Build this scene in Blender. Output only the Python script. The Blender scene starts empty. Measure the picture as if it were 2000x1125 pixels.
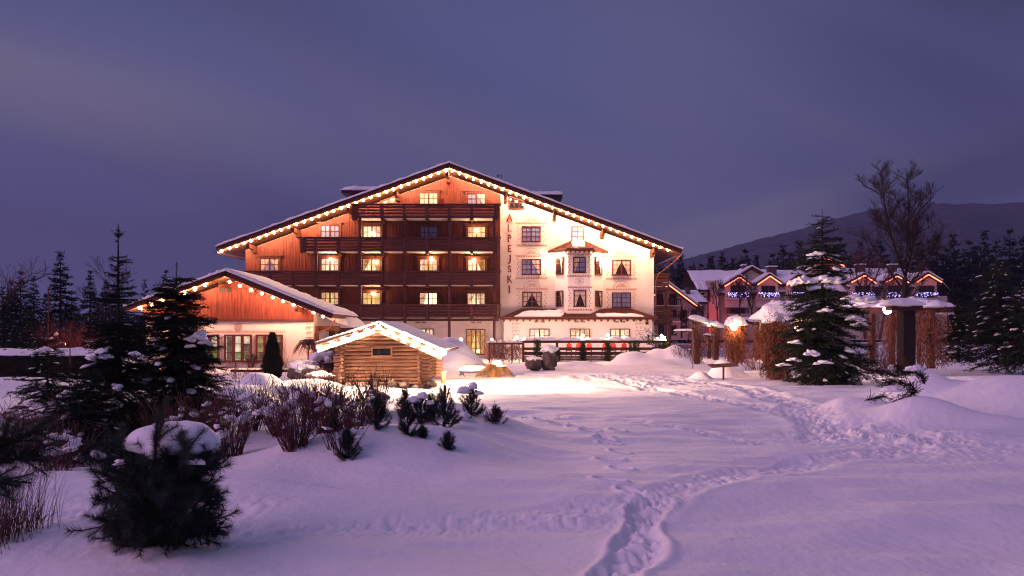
import bpy, math, random
import numpy as np
from mathutils import Vector, Matrix
PI = math.pi
SC = bpy.context.scene
COL = SC.collection
F = 2000 * 24 / 36.0          # focal length in photo pixels
HAZE_D = 0.0001
HY = 650.0                    # horizon row in the photo
H = 1.75                      # eye height above the snow

# ------------------------------------------------------------------ camera
cd = bpy.data.cameras.new('camera'); cam = bpy.data.objects.new('camera', cd); COL.objects.link(cam)
cd.lens = 24; cd.sensor_width = 36; cd.clip_start = 0.1; cd.clip_end = 9000
cd.shift_y = (HY - 562.5) / 2000
cam.location = (0, 0, H); cam.rotation_euler = (PI / 2, 0, 0)
SC.camera = cam

# ------------------------------------------------------------------ sky
W = bpy.data.worlds.new('World'); SC.world = W; W.use_nodes = True
wt = W.node_tree; wt.nodes.clear()
def nd(nt, typ, **kw):
    n = nt.nodes.new(typ)
    for k, v in kw.items():
        if k.startswith('i_'):
            n.inputs[k[2:].replace('_', ' ')].default_value = v
        else:
            setattr(n, k, v)
    return n
def lk(nt, a, b): nt.links.new(a, b)
def vmath(nt, op, a, b=None):
    n = nt.nodes.new('ShaderNodeVectorMath'); n.operation = op
    for i, v in enumerate((a, b)):
        if v is None: continue
        if isinstance(v, (tuple, list)): n.inputs[i].default_value = v
        else: nt.links.new(v, n.inputs[i])
    return n
def fmath(nt, op, a, b=None, c=None, clamp=False):
    n = nt.nodes.new('ShaderNodeMath'); n.operation = op; n.use_clamp = clamp
    for i, v in enumerate((a, b, c)):
        if v is None: continue
        if isinstance(v, (int, float)): n.inputs[i].default_value = v
        else: nt.links.new(v, n.inputs[i])
    return n.outputs[0]
SKY_K = 0.125
sky = nd(wt, 'ShaderNodeTexSky', sky_type='NISHITA')
sky.sun_disc = False
sky.sun_elevation = math.radians(1.0); sky.sun_rotation = math.radians(200)
sky.air_density = 1.0; sky.dust_density = 0.6; sky.ozone_density = 4.0
tc = nd(wt, 'ShaderNodeTexCoord')
sep = nd(wt, 'ShaderNodeSeparateXYZ'); lk(wt, tc.outputs['Generated'], sep.inputs[0])
zc = fmath(wt, 'MAXIMUM', sep.outputs[2], 0.0)
den = fmath(wt, 'ADD', zc, 0.16)
ux = fmath(wt, 'DIVIDE', sep.outputs[0], den)
uy = fmath(wt, 'DIVIDE', sep.outputs[1], den)
# cloud banks in view: soft ellipses in direction space, their edges frayed by stretched noise
yf = fmath(wt, 'MAXIMUM', sep.outputs[1], 0.2)
su = fmath(wt, 'DIVIDE', sep.outputs[0], yf); sv = fmath(wt, 'DIVIDE', sep.outputs[2], yf)
cv = nd(wt, 'ShaderNodeCombineXYZ'); lk(wt, fmath(wt, 'MULTIPLY_ADD', sv, 1.2, su), cv.inputs[0]); lk(wt, fmath(wt, 'MULTIPLY_ADD', su, 0.9, fmath(wt, 'MULTIPLY', sv, 3.2)), cv.inputs[1])
cn = nd(wt, 'ShaderNodeTexNoise'); cn.inputs['Scale'].default_value = 1.5; cn.inputs['Detail'].default_value = 5.0; cn.inputs['Roughness'].default_value = 0.5; cn.inputs['Distortion'].default_value = 0.5
lk(wt, cv.outputs[0], cn.inputs['Vector'])
fray = fmath(wt, 'MULTIPLY', fmath(wt, 'SUBTRACT', cn.outputs[0], 0.5), 2.2)
def bank(cu, cvv, ru, rv, tilt, amt):
    c, s_ = math.cos(math.radians(tilt)), math.sin(math.radians(tilt))
    du = fmath(wt, 'SUBTRACT', su, cu); dv = fmath(wt, 'SUBTRACT', sv, cvv)
    p = fmath(wt, 'DIVIDE', fmath(wt, 'ADD', fmath(wt, 'MULTIPLY', du, c), fmath(wt, 'MULTIPLY', dv, s_)), ru)
    q = fmath(wt, 'DIVIDE', fmath(wt, 'SUBTRACT', fmath(wt, 'MULTIPLY', dv, c), fmath(wt, 'MULTIPLY', du, s_)), rv)
    d = fmath(wt, 'ADD', fmath(wt, 'ADD', fmath(wt, 'MULTIPLY', p, p), fmath(wt, 'MULTIPLY', q, q)), fray)
    g_ = fmath(wt, 'POWER', 2.718, fmath(wt, 'MULTIPLY', fmath(wt, 'MAXIMUM', d, 0.0), -0.9))
    return fmath(wt, 'MULTIPLY', g_, amt)
def total(lst):
    o = lst[0]
    for k in lst[1:]: o = fmath(wt, 'ADD', o, k)
    return fmath(wt, 'MINIMUM', o, 1.0)
stk = nd(wt, 'ShaderNodeTexNoise'); stk.inputs['Scale'].default_value = 1.0; stk.inputs['Detail'].default_value = 4.0; stk.inputs['Roughness'].default_value = .45
kv = nd(wt, 'ShaderNodeCombineXYZ'); lk(wt, fmath(wt, 'MULTIPLY_ADD', sv, -.5, su), kv.inputs[0]); lk(wt, fmath(wt, 'MULTIPLY_ADD', su, 2.2, fmath(wt, 'MULTIPLY', sv, 6.0)), kv.inputs[1]); lk(wt, kv.outputs[0], stk.inputs['Vector'])
sm = nd(wt, 'ShaderNodeMapRange'); sm.interpolation_type = 'SMOOTHSTEP'; sm.inputs[1].default_value = .45; sm.inputs[2].default_value = .72; lk(wt, stk.outputs[0], sm.inputs[0])
streak = fmath(wt, 'MULTIPLY', sm.outputs[0], .42)
dark = total([bank(-.62, .14, .60, .14, -4, 1.0), bank(-.25, .12, .3, .06, 0, .35), bank(.66, .42, .26, .24, -20, .85), bank(.75, .24, .25, .05, 14, .75), bank(0, .56, 1.2, .08, 0, .30), bank(-.35, .47, .35, .07, -25, .30)])
light = total([streak, bank(-.60, .34, .48, .075, -16, .75), bank(-.12, .30, .28, .04, -28, .35), bank(.50, .20, .30, .028, 16, .95), bank(.36, .155, .22, .022, 12, .6), bank(.22, .42, .12, .28, 24, .22)])
tint = nd(wt, 'ShaderNodeMix', data_type='RGBA', blend_type='MULTIPLY'); tint.inputs[0].default_value = 1.0
lk(wt, sky.outputs[0], tint.inputs[6]); tint.inputs[7].default_value = (1.0, 1.0, 1.0, 1)
# twilight blue that the long exposure pulled out of the clear air
blue = nd(wt, 'ShaderNodeMix', data_type='RGBA', blend_type='MIX'); blue.inputs[0].default_value = 0.9
lk(wt, tint.outputs[2], blue.inputs[6])
ramp = nd(wt, 'ShaderNodeValToRGB')
ce = ramp.color_ramp.elements
ce[0].position = 0.0; ce[0].color = (0.66, 0.70, 1.65, 1)
ce[1].position = 1.0; ce[1].color = (0.82, 0.95, 2.25, 1)
e = ce.new(0.45); e.color = (0.74, 0.80, 1.95, 1)
lk(wt, zc, ramp.inputs[0]); lk(wt, ramp.outputs[0], blue.inputs[7])
cl = nd(wt, 'ShaderNodeMix', data_type='RGBA', blend_type='MIX'); lk(wt, light, cl.inputs[0]); lk(wt, blue.outputs[2], cl.inputs[6]); cl.inputs[7].default_value = (1.16, 1.04, 1.72, 1)
dk = nd(wt, 'ShaderNodeMix', data_type='RGBA', blend_type='MIX'); lk(wt, dark, dk.inputs[0]); lk(wt, cl.outputs[2], dk.inputs[6]); dk.inputs[7].default_value = (0.33, 0.36, 0.86, 1)
bg = nd(wt, 'ShaderNodeBackground')
lk(wt, dk.outputs[2], bg.inputs[0])
bg.inputs[1].default_value = SKY_K
wo = nd(wt, 'ShaderNodeOutputWorld'); lk(wt, bg.outputs[0], wo.inputs[0])

# ------------------------------------------------------------------ the one sun lamp: afterglow behind the camera
sl = bpy.data.lights.new('sun', 'SUN'); sun = bpy.data.objects.new('sun', sl); COL.objects.link(sun)
sl.energy = 1.4; sl.angle = math.radians(58); sl.color = (1.0, 0.49, 0.78)
sun.rotation_euler = Vector((0.80, 0.30, -0.52)).to_track_quat('-Z', 'Y').to_euler()
SC.view_settings.view_transform = 'Standard'; SC.view_settings.look = 'None'
SC.view_settings.exposure = 0; SC.view_settings.gamma = 1; SC.view_settings.use_curve_mapping = False
SC.render.engine = 'CYCLES'
SC.cycles.use_denoising = True; SC.cycles.filter_width = 1.15
SC.cycles.max_bounces = 5; SC.cycles.diffuse_bounces = 3; SC.cycles.glossy_bounces = 2
SC.cycles.sample_clamp_indirect = 4.0
SC.cycles.caustics_reflective = False; SC.cycles.caustics_refractive = False

# ------------------------------------------------------------------ helpers
def P(px, py, Y):
    return Vector(((px - 1000) / F * Y, Y, H + (HY - py) / F * Y))
def X(px, Y): return (px - 1000) / F * Y
def Z(py, Y): return H + (HY - py) / F * Y

def hash2(ix, iy, seed):
    h = (ix.astype(np.int64) * 374761393 + iy.astype(np.int64) * 668265263 + seed * 974634777) & 0xFFFFFFFF
    h = ((h ^ (h >> 13)) * 1274126177) & 0xFFFFFFFF
    h = h ^ (h >> 16)
    return (h & 0xFFFFFF) / float(0xFFFFFF)
def vnoise(x, y, seed=0):
    ix = np.floor(x); iy = np.floor(y); fx = x - ix; fy = y - iy
    fx = fx * fx * fx * (fx * (fx * 6 - 15) + 10); fy = fy * fy * fy * (fy * (fy * 6 - 15) + 10)
    a = hash2(ix, iy, seed); b = hash2(ix + 1, iy, seed); c = hash2(ix, iy + 1, seed); d = hash2(ix + 1, iy + 1, seed)
    return (a * (1 - fx) + b * fx) * (1 - fy) + (c * (1 - fx) + d * fx) * fy * 1.0 - 0.5
def fbm(x, y, seed=0, o=4):
    s = 0; amp = 1.0
    for k in range(o):
        s = s + amp * vnoise(x * 2 ** k, y * 2 ** k, seed + k * 17); amp *= 0.5
    return s
def sstep(e0, e1, x):
    t = np.clip((x - e0) / (e1 - e0), 0, 1); return t * t * (3 - 2 * t)

def link(name, me, parent=None):
    o = bpy.data.objects.new(name, me); COL.objects.link(o)
    if parent is not None: o.parent = parent
    return o
def origin(parent):
    v = Vector((0, 0, 0))
    while parent is not None:
        v += parent.location; parent = parent.parent
    return v
def thing(name, label, cat, loc=(0, 0, 0), group=None):
    o = bpy.data.objects.new(name, None); COL.objects.link(o); o.location = loc
    o.empty_display_size = 0.2
    o['label'] = label; o['category'] = cat
    if group: o['group'] = group
    return o
def tag(o, label, cat, group=None):
    o['label'] = label; o['category'] = cat
    if group: o['group'] = group
    return o
def stuff(o): o['kind'] = 'stuff'; return o

def mesh_np(name, V, Fc, mat=None, smooth=False, midx=None):
    """V (N,3); Fc a (M,k) array or a list of such arrays"""
    V = np.asarray(V, np.float32)
    if not isinstance(Fc, (list, tuple)): Fc = [Fc]
    Fc = [np.asarray(f, np.int32) for f in Fc if len(f)]
    me = bpy.data.meshes.new(name)
    me.vertices.add(len(V)); me.vertices.foreach_set('co', V.ravel())
    loops = np.concatenate([f.ravel() for f in Fc])
    sizes = np.concatenate([np.full(len(f), f.shape[1], np.int32) for f in Fc])
    me.loops.add(len(loops)); me.loops.foreach_set('vertex_index', loops)
    me.polygons.add(len(sizes))
    st = np.zeros(len(sizes), np.int32); st[1:] = np.cumsum(sizes)[:-1]
    me.polygons.foreach_set('loop_start', st)
    if smooth: me.polygons.foreach_set('use_smooth', np.ones(len(sizes), bool))
    if midx is not None: me.polygons.foreach_set('material_index', np.asarray(midx, np.int32))
    me.update(calc_edges=True); me.validate()
    if mat is not None:
        for m in (mat if isinstance(mat, (list, tuple)) else [mat]): me.materials.append(m)
    return me

class MB:
    """collects shapes in world coordinates, builds them as one mesh object"""
    def __init__(s): s.v = []; s.f = []
    def add(s, vs, fs):
        n = len(s.v); s.v += [tuple(p) for p in vs]; s.f += [tuple(i + n for i in f) for f in fs]; return s
    def box(s, x0, x1, y0, y1, z0, z1):
        return s.add([(x0, y0, z0), (x1, y0, z0), (x1, y1, z0), (x0, y1, z0), (x0, y0, z1), (x1, y0, z1), (x1, y1, z1), (x0, y1, z1)],
                     [(0, 3, 2, 1), (4, 5, 6, 7), (0, 1, 5, 4), (1, 2, 6, 5), (2, 3, 7, 6), (3, 0, 4, 7)])
    def bar(s, a, b, w, d, up=(0, 0, 1)):
        a = Vector(a); b = Vector(b); t = (b - a).normalized(); up = Vector(up)
        sd = t.cross(up)
        if sd.length < 1e-4: sd = t.cross(Vector((0, 1, 0)))
        sd.normalize(); u = sd.cross(t)
        vs = []
        for p in (a, b):
            for i, j in ((-1, -1), (1, -1), (1, 1), (-1, 1)): vs.append(p + sd * (i * w / 2) + u * (j * d / 2))
        return s.add(vs, [(3, 2, 1, 0), (4, 5, 6, 7), (0, 1, 5, 4), (1, 2, 6, 5), (2, 3, 7, 6), (3, 0, 4, 7)])
    def tube(s, pts, rs, n=8, cap=True):
        pts = [Vector(p) for p in pts]
        if isinstance(rs, (int, float)): rs = [rs] * len(pts)
        vs = []; fs = []; ref = None
        for i, p in enumerate(pts):
            t = (pts[min(i + 1, len(pts) - 1)] - pts[max(i - 1, 0)]).normalized()
            if ref is None:
                ref = t.cross(Vector((0, 0, 1)))
                if ref.length < .05: ref = t.cross(Vector((0, 1, 0)))
            ref = (ref - t * ref.dot(t)).normalized(); b = t.cross(ref)
            for k in range(n):
                q = 2 * PI * k / n; vs.append(p + (ref * math.cos(q) + b * math.sin(q)) * rs[i])
        for i in range(len(pts) - 1):
            for k in range(n):
                fs.append((i * n + k, i * n + (k + 1) % n, (i + 1) * n + (k + 1) % n, (i + 1) * n + k))
        if cap:
            fs.append(tuple(range(n))[::-1]); m = (len(pts) - 1) * n; fs.append(tuple(range(m, m + n)))
        return s.add(vs, fs)
    def prism(s, poly, y0, y1):
        """polygon [(x,z)] extruded along Y"""
        n = len(poly)
        vs = [(x, y0, z) for x, z in poly] + [(x, y1, z) for x, z in poly]
        fs = [tuple(range(n)), tuple(range(2 * n - 1, n - 1, -1))]
        for i in range(n): fs.append((i, i + n, (i + 1) % n + n, (i + 1) % n))
        return s.add(vs, fs)
    def lathe(s, c, prof, n=12):
        c = Vector(c); vs = []; fs = []
        for r, z in prof:
            for k in range(n):
                q = 2 * PI * k / n; vs.append(c + Vector((r * math.cos(q), r * math.sin(q), z)))
        m = len(prof)
        for i in range(m - 1):
            for k in range(n): fs.append((i * n + k, i * n + (k + 1) % n, (i + 1) * n + (k + 1) % n, (i + 1) * n + k))
        fs.append(tuple(range(n))[::-1]); fs.append(tuple(range((m - 1) * n, m * n)))
        return s.add(vs, fs)
    def build(s, name, mat, parent=None, smooth=False):
        og = origin(parent)
        me = bpy.data.meshes.new(name)
        me.from_pydata([(x - og.x, y - og.y, z - og.z) for x, y, z in s.v], [], s.f)
        if mat is not None: me.materials.append(mat)
        if smooth: me.polygons.foreach_set('use_smooth', np.ones(len(me.polygons), bool))
        me.update()
        return link(name, me, parent)

def obj_np(name, V, Fc, mat, parent=None, smooth=False):
    og = np.array(origin(parent))
    return link(name, mesh_np(name, np.asarray(V) - og, Fc, mat, smooth), parent)

# numpy generators ---------------------------------------------------------
def _frame(d):
    d = d / np.maximum(np.linalg.norm(d, axis=1, keepdims=True), 1e-9)
    ref = np.where(np.abs(d[:, 2:3]) > 0.9, np.array([[1.0, 0, 0]]), np.array([[0, 0, 1.0]]))
    s = np.cross(d, ref); s /= np.maximum(np.linalg.norm(s, axis=1, keepdims=True), 1e-9)
    return d, s, np.cross(s, d)
def seg_tubes(S, n=3):
    S = np.asarray(S, float); p0 = S[:, 0:3]; p1 = S[:, 3:6]; r0 = S[:, 6]; r1 = S[:, 7]
    d, s, u = _frame(p1 - p0); N = len(S); V = np.zeros((N, 2, n, 3))
    for k in range(n):
        q = 2 * PI * k / n; o = s * math.cos(q) + u * math.sin(q)
        V[:, 0, k] = p0 + o * r0[:, None]; V[:, 1, k] = p1 + o * r1[:, None]
    b = (np.arange(N) * 2 * n)[:, None]; Q = []
    for k in range(n):
        k2 = (k + 1) % n; Q.append(np.concatenate([b + k, b + k2, b + n + k2, b + n + k], 1))
    return V.reshape(-1, 3), np.concatenate(Q)
def needles(S, per_m, nlen, wid, rng, lean=0.6, jit=0.35):
    """S (N,6) segments -> thin triangles standing round each segment"""
    S = np.asarray(S, float); L = np.linalg.norm(S[:, 3:6] - S[:, 0:3], axis=1)
    cnt = np.maximum(1, np.round(L * per_m + rng.random(len(S)) - .5)).astype(int)
    i = np.repeat(np.arange(len(S)), cnt); t = rng.random(len(i))[:, None]
    p = S[i, 0:3] * (1 - t) + S[i, 3:6] * t
    d, s, u = _frame((S[:, 3:6] - S[:, 0:3]))
    q = rng.random(len(i)) * 2 * PI
    rad = s[i] * np.cos(q)[:, None] + u[i] * np.sin(q)[:, None]
    dr = d[i] * (lean + (rng.random(len(i))[:, None] - .5) * jit) + rad
    dr /= np.linalg.norm(dr, axis=1, keepdims=True)
    ln = nlen * (0.7 + 0.5 * rng.random(len(i)))[:, None]
    w = np.cross(dr, rng.normal(size=dr.shape)); w /= np.maximum(np.linalg.norm(w, axis=1, keepdims=True), 1e-9)
    V = np.stack([p - w * wid / 2, p + w * wid / 2, p + dr * ln], 1).reshape(-1, 3)
    return V, np.arange(len(V)).reshape(-1, 3)
def ico(sub=1):
    import bmesh
    bm = bmesh.new(); bmesh.ops.create_icosphere(bm, subdivisions=sub, radius=1)
    V = np.array([v.co[:] for v in bm.verts]); Fc = np.array([[v.index for v in f.verts] for f in bm.faces]); bm.free()
    return V, Fc
ICO = {k: ico(k) for k in (1, 2, 3, 4)}
def blobs(C, R, az, sub=2, seed=0, rough=0.25, flat=0.35, tilt=0.0):
    """lumps: centres C (N,3), radii R (N,3), yaw az"""
    V0, F0 = ICO[sub]; N = len(C); C = np.asarray(C, float); R = np.asarray(R, float); az = np.asarray(az, float)
    rng = np.random.default_rng(seed); off = rng.random((N, 3)) * 50
    V = np.repeat(V0[None], N, 0)
    n = vnoise(V[..., 0] * 1.7 + off[:, 0:1], V[..., 1] * 1.7 + V[..., 2] * 1.3 + off[:, 1:2], seed) * 2 * rough + \
        vnoise(V[..., 0] * 3.9 + off[:, 2:3], V[..., 1] * 3.9 - V[..., 2] * 2.7 + off[:, 1:2], seed + 5) * rough
    V = V * (1 + n)[..., None]
    V[..., 2] = np.where(V[..., 2] < 0, V[..., 2] * flat, V[..., 2])
    V = V * R[:, None, :]
    V[..., 2] -= V[..., 0] * tilt
    c, s = np.cos(az)[:, None], np.sin(az)[:, None]
    x = V[..., 0] * c - V[..., 1] * s; y = V[..., 0] * s + V[..., 1] * c
    V = np.stack([x, y, V[..., 2]], -1) + C[:, None, :]
    Fc = (F0[None] + (np.arange(N) * len(V0))[:, None, None]).reshape(-1, 3)
    return V.reshape(-1, 3), Fc
def pillow_np(c, lx, ly, h, rot=0.0, seed=0, nx=22, ny=12, slope=0.0, rough=0.12, under=0.25, edge=4.0):
    """rounded slab of settled snow with an irregular rim, z of c is its underside"""
    rng = np.random.default_rng(seed); o = rng.random(4) * 40
    u = np.linspace(-1, 1, nx); v = np.linspace(-1, 1, ny); U, Vv = np.meshgrid(u, v)
    prof = np.clip(1 - np.abs(U) ** edge, 0, 1) ** .5 * np.clip(1 - np.abs(Vv) ** edge, 0, 1) ** .5
    nz = fbm(U * lx * 1.1 + o[0], Vv * ly * 1.1 + o[1], seed, 3)
    rimx = 1 + fbm(Vv * 2 + o[2], U * 0 + o[3] + U * 2, seed + 3, 2) * rough
    x = U * lx / 2 * rimx; y = Vv * ly / 2 * rimx
    top = prof * h * (1 + nz * rough * 2.2) + slope * U * lx / 2
    bot = -prof * under * h * (0.6 + nz * .6) + slope * U * lx / 2
    cr, sr = math.cos(rot), math.sin(rot)
    def mk(z): return np.stack([c[0] + x * cr - y * sr, c[1] + x * sr + y * cr, c[2] + z], -1).reshape(-1, 3)
    V = np.concatenate([mk(top), mk(bot)])
    idx = np.arange(nx * ny).reshape(ny, nx)
    q = np.stack([idx[:-1, :-1], idx[:-1, 1:], idx[1:, 1:], idx[1:, :-1]], -1).reshape(-1, 4)
    return V, np.concatenate([q, q[:, ::-1] + nx * ny])
def join(parts):
    Vs = []; Fs = {}; n = 0
    for V, Fc in parts:
        Vs.append(V); Fs.setdefault(Fc.shape[1], []).append(Fc + n); n += len(V)
    return np.concatenate(Vs), [np.concatenate(f) for f in Fs.values()]

# ------------------------------------------------------------------ materials
MATS = {}
def mat(name, c1, c2=None, scale=4.0, stretch=(1, 1, 1), rough=0.7, bump=0.0, bscale=None, spec=0.3, detail=5, lo=.35, hi=.65, metal=0):
    m = bpy.data.materials.new(name); m.use_nodes = True; nt = m.node_tree; b = nt.nodes['Principled BSDF']
    b.inputs['Roughness'].default_value = rough; b.inputs['Specular IOR Level'].default_value = spec; b.inputs['Metallic'].default_value = metal
    b.inputs['Base Color'].default_value = (*c1, 1)
    if c2 is not None or bump:
        t = nd(nt, 'ShaderNodeTexCoord'); mp = nd(nt, 'ShaderNodeMapping'); mp.inputs['Scale'].default_value = stretch
        lk(nt, t.outputs['Object'], mp.inputs[0])
    if c2 is not None:
        n = nd(nt, 'ShaderNodeTexNoise'); n.inputs['Scale'].default_value = scale; n.inputs['Detail'].default_value = detail
        lk(nt, mp.outputs[0], n.inputs['Vector'])
        r = nd(nt, 'ShaderNodeMapRange'); r.inputs[1].default_value = lo; r.inputs[2].default_value = hi; lk(nt, n.outputs[0], r.inputs[0])
        x = nd(nt, 'ShaderNodeMix', data_type='RGBA'); x.inputs[6].default_value = (*c1, 1); x.inputs[7].default_value = (*c2, 1)
        lk(nt, r.outputs[0], x.inputs[0])
        oi = nd(nt, 'ShaderNodeObjectInfo'); hv = nd(nt, 'ShaderNodeHueSaturation')
        lk(nt, fmath(nt, 'MULTIPLY_ADD', oi.outputs['Random'], 0.4, 0.8), hv.inputs['Value'])
        lk(nt, x.outputs[2], hv.inputs['Color']); lk(nt, hv.outputs[0], b.inputs['Base Color'])
    if bump:
        n2 = nd(nt, 'ShaderNodeTexNoise'); n2.inputs['Scale'].default_value = bscale or scale; n2.inputs['Detail'].default_value = 6
        lk(nt, mp.outputs[0], n2.inputs['Vector'])
        bp = nd(nt, 'ShaderNodeBump'); bp.inputs['Strength'].default_value = 1.0; bp.inputs['Distance'].default_value = bump
        lk(nt, n2.outputs[0], bp.inputs['Height']); lk(nt, bp.outputs[0], b.inputs['Normal'])
    MATS[name] = m; return m
def glow(name, c, k, var=0.0, vscale=3.0, base=(0.04, 0.03, 0.03)):
    m = bpy.data.materials.new(name); m.use_nodes = True; nt = m.node_tree; b = nt.nodes['Principled BSDF']
    b.inputs['Base Color'].default_value = (*base, 1); b.inputs['Roughness'].default_value = .25
    b.inputs['Emission Color'].default_value = (*c, 1); b.inputs['Emission Strength'].default_value = k
    if var:
        t = nd(nt, 'ShaderNodeTexCoord'); n = nd(nt, 'ShaderNodeTexNoise'); n.inputs['Scale'].default_value = vscale
        lk(nt, t.outputs['Object'], n.inputs['Vector'])
        r = nd(nt, 'ShaderNodeMapRange'); r.inputs[1].default_value = .3; r.inputs[2].default_value = .7
        r.inputs[3].default_value = k * (1 - var); r.inputs[4].default_value = k * (1 + var)
        lk(nt, n.outputs[0], r.inputs[0]); oi = nd(nt, 'ShaderNodeObjectInfo'); lk(nt, fmath(nt, 'MULTIPLY', r.outputs[0], fmath(nt, 'MULTIPLY_ADD', oi.outputs['Random'], .9, .5)), b.inputs['Emission Strength'])
        hs = nd(nt, 'ShaderNodeHueSaturation'); hs.inputs['Color'].default_value = (*c, 1); lk(nt, fmath(nt, 'MULTIPLY_ADD', oi.outputs['Random'], -.5, 1.15), hs.inputs['Saturation']); lk(nt, hs.outputs[0], b.inputs['Emission Color'])
    MATS[name] = m; return m
SNOW = mat('snow', (0.86, 0.86, 0.88), None, rough=.6, bump=0.012, bscale=9.0, spec=.2)
SNOWG = mat('ground_snow', (0.86, 0.86, 0.88), None, rough=.62, bump=0.016, bscale=9.0, spec=.15)
PLASTER = mat('plaster', (0.76, 0.68, 0.66), (0.64, 0.55, 0.53), scale=.45, rough=.85, bump=.004, bscale=12)
CLAD = mat('cladding', (0.18, 0.036, 0.020), (0.085, 0.017, 0.012), scale=3, stretch=(4, 4, .35), rough=.55, bump=.006)
DARKW = mat('dark_wood', (0.085, 0.024, 0.026), (0.045, 0.014, 0.016), scale=4, stretch=(.4, 3, 3), rough=.6, bump=.004)
TRIMW = mat('trim_wood', (0.12, 0.036, 0.022), (0.075, 0.022, 0.015), scale=4, rough=.55)
FASC = mat('fascia', (0.08, 0.014, 0.014), (0.055, 0.010, 0.010), scale=2, rough=.5)
SOFF = mat('soffit_board', (0.20, 0.095, 0.05), (0.12, 0.05, 0.03), scale=4, stretch=(.4, 3, 1), rough=.6)
REDFR = mat('red_frame', (0.085, 0.010, 0.014), None, rough=.45)
BROWNFR = mat('brown_frame', (0.09, 0.030, 0.022), None, rough=.5)
LETTER = mat('letter', (0.16, 0.022, 0.02), None, rough=.45)
PAINT = mat('facade_paint', (0.28, 0.14, 0.11), (0.44, 0.26, 0.21), scale=6, rough=.9)
GLASSD = mat('dark_glass', (0.015, 0.015, 0.02), None, rough=.08, spec=.6)
NETSKY = mat('net_sky_pane', (0.20, 0.23, 0.42), (0.13, 0.15, 0.30), scale=3, stretch=(6, 6, .5), rough=.5)  # net curtain behind glass, the sky's reflection put into its blue
DRAPE = mat('drape', (0.62, 0.52, 0.46), (0.45, 0.34, 0.30), scale=3, stretch=(9, 9, .6), rough=.8)
LIT = glow('lit_pane', (1.0, 0.66, 0.26), 1.25, .3, 1.6)
LITC = glow('lit_curtain', (1.0, 0.42, 0.16), 0.75, .5, 5)
LITG = glow('lit_hall', (1.0, 0.72, 0.36), 0.45, .75, 2.4)
TILE = mat('roof_tile', (0.16, 0.045, 0.035), (0.10, 0.03, 0.025), scale=5, rough=.6)
METAL = mat('metal', (0.22, 0.20, 0.19), None, rough=.4, metal=.6)
BLACK = mat('black_metal', (0.02, 0.018, 0.018), None, rough=.5)
LOGM = mat('log', (0.54, 0.30, 0.18), (0.26, 0.12, 0.07), scale=3, stretch=(.5, 4, 4), rough=.75, bump=.012, bscale=5)
LOGY = mat('log_side', (0.42, 0.245, 0.16), (0.20, 0.095, 0.06), scale=3, stretch=(4, .5, 4), rough=.75, bump=.012, bscale=5)
PALEW = mat('pale_board', (0.40, 0.31, 0.24), (0.28, 0.20, 0.15), scale=4, stretch=(.5, 3, 3), rough=.65)
STONE = mat('stone', (0.30, 0.235, 0.20), (0.17, 0.12, 0.105), scale=5, rough=.85, bump=.03, bscale=6)
BOULD = mat('boulder', (0.12, 0.085, 0.08), (0.055, 0.04, 0.04), scale=2.5, rough=.9, bump=.05, bscale=4)
BLOCK = mat('stone_block', (0.26, 0.19, 0.185), (0.16, 0.11, 0.11), scale=3, rough=.9, bump=.02)
BARK = mat('bark', (0.040, 0.026, 0.026), (0.022, 0.015, 0.015), scale=8, stretch=(3, 3, .6), rough=.9, bump=.01)
TWIG = mat('twig', (0.120, 0.040, 0.040), (0.06, 0.022, 0.026), scale=5, rough=.8)
VINE = mat('dry_vine', (0.20, 0.072, 0.042), (0.10, 0.034, 0.024), scale=6, rough=.85)
LEAF = mat('dry_leaf', (0.24, 0.082, 0.042), (0.10, 0.034, 0.022), scale=9, rough=.85)
FIRN = mat('fir_needles', (0.022, 0.030, 0.022), (0.010, 0.016, 0.012), scale=1.5, rough=.75, spec=.12)
FIRB = mat('spruce_needles', (0.020, 0.024, 0.026), (0.010, 0.013, 0.015), scale=.5, rough=.8, spec=.1)
PINEN = mat('pine_needles', (0.048, 0.068, 0.056), (0.016, 0.024, 0.022), scale=3, rough=.6, spec=.2)
THUJA = mat('thuja', (0.035, 0.042, 0.020), (0.018, 0.022, 0.012), scale=4, rough=.8)
GARL = mat('garland_needles', (0.045, 0.060, 0.022), (0.02, 0.03, 0.012), scale=6, rough=.8)
STRAW = mat('straw', (0.46, 0.27, 0.115), (0.30, 0.16, 0.07), scale=4, rough=.8)
REED = mat('reed', (0.15, 0.075, 0.06), (0.08, 0.04, 0.035), scale=4, rough=.8)
REDC = mat('red_cushion', (0.50, 0.05, 0.035), None, rough=.8)
POT = mat('wood_tub', (0.42, 0.20, 0.09), (0.30, 0.13, 0.06), scale=5, stretch=(3, 3, .5), rough=.7)
BEIGE = mat('beige_render', (0.60, 0.50, 0.42), (0.48, 0.38, 0.32), scale=.4, rough=.9)
CHIM = mat('chimney_brick', (0.10, 0.055, 0.055), None, rough=.9)
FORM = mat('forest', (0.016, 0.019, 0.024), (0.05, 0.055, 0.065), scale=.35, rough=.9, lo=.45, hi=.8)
GLOBE = glow('globe', (1.0, 0.72, 0.40), 12)
GLOBEW = glow('globe_white', (1.0, 0.72, 0.78), 90)
BALB = glow('balcony_bulb', (1.0, 0.68, 0.34), 40)
NEON = glow('red_rope_light', (1.0, 0.12, 0.05), 5.0)
NEONC = glow('rope_core', (1.0, 0.36, 0.2), 4.0)
FAIRY = glow('fairy_bulb', (0.42, 0.34, 1.0), 5.5)

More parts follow.
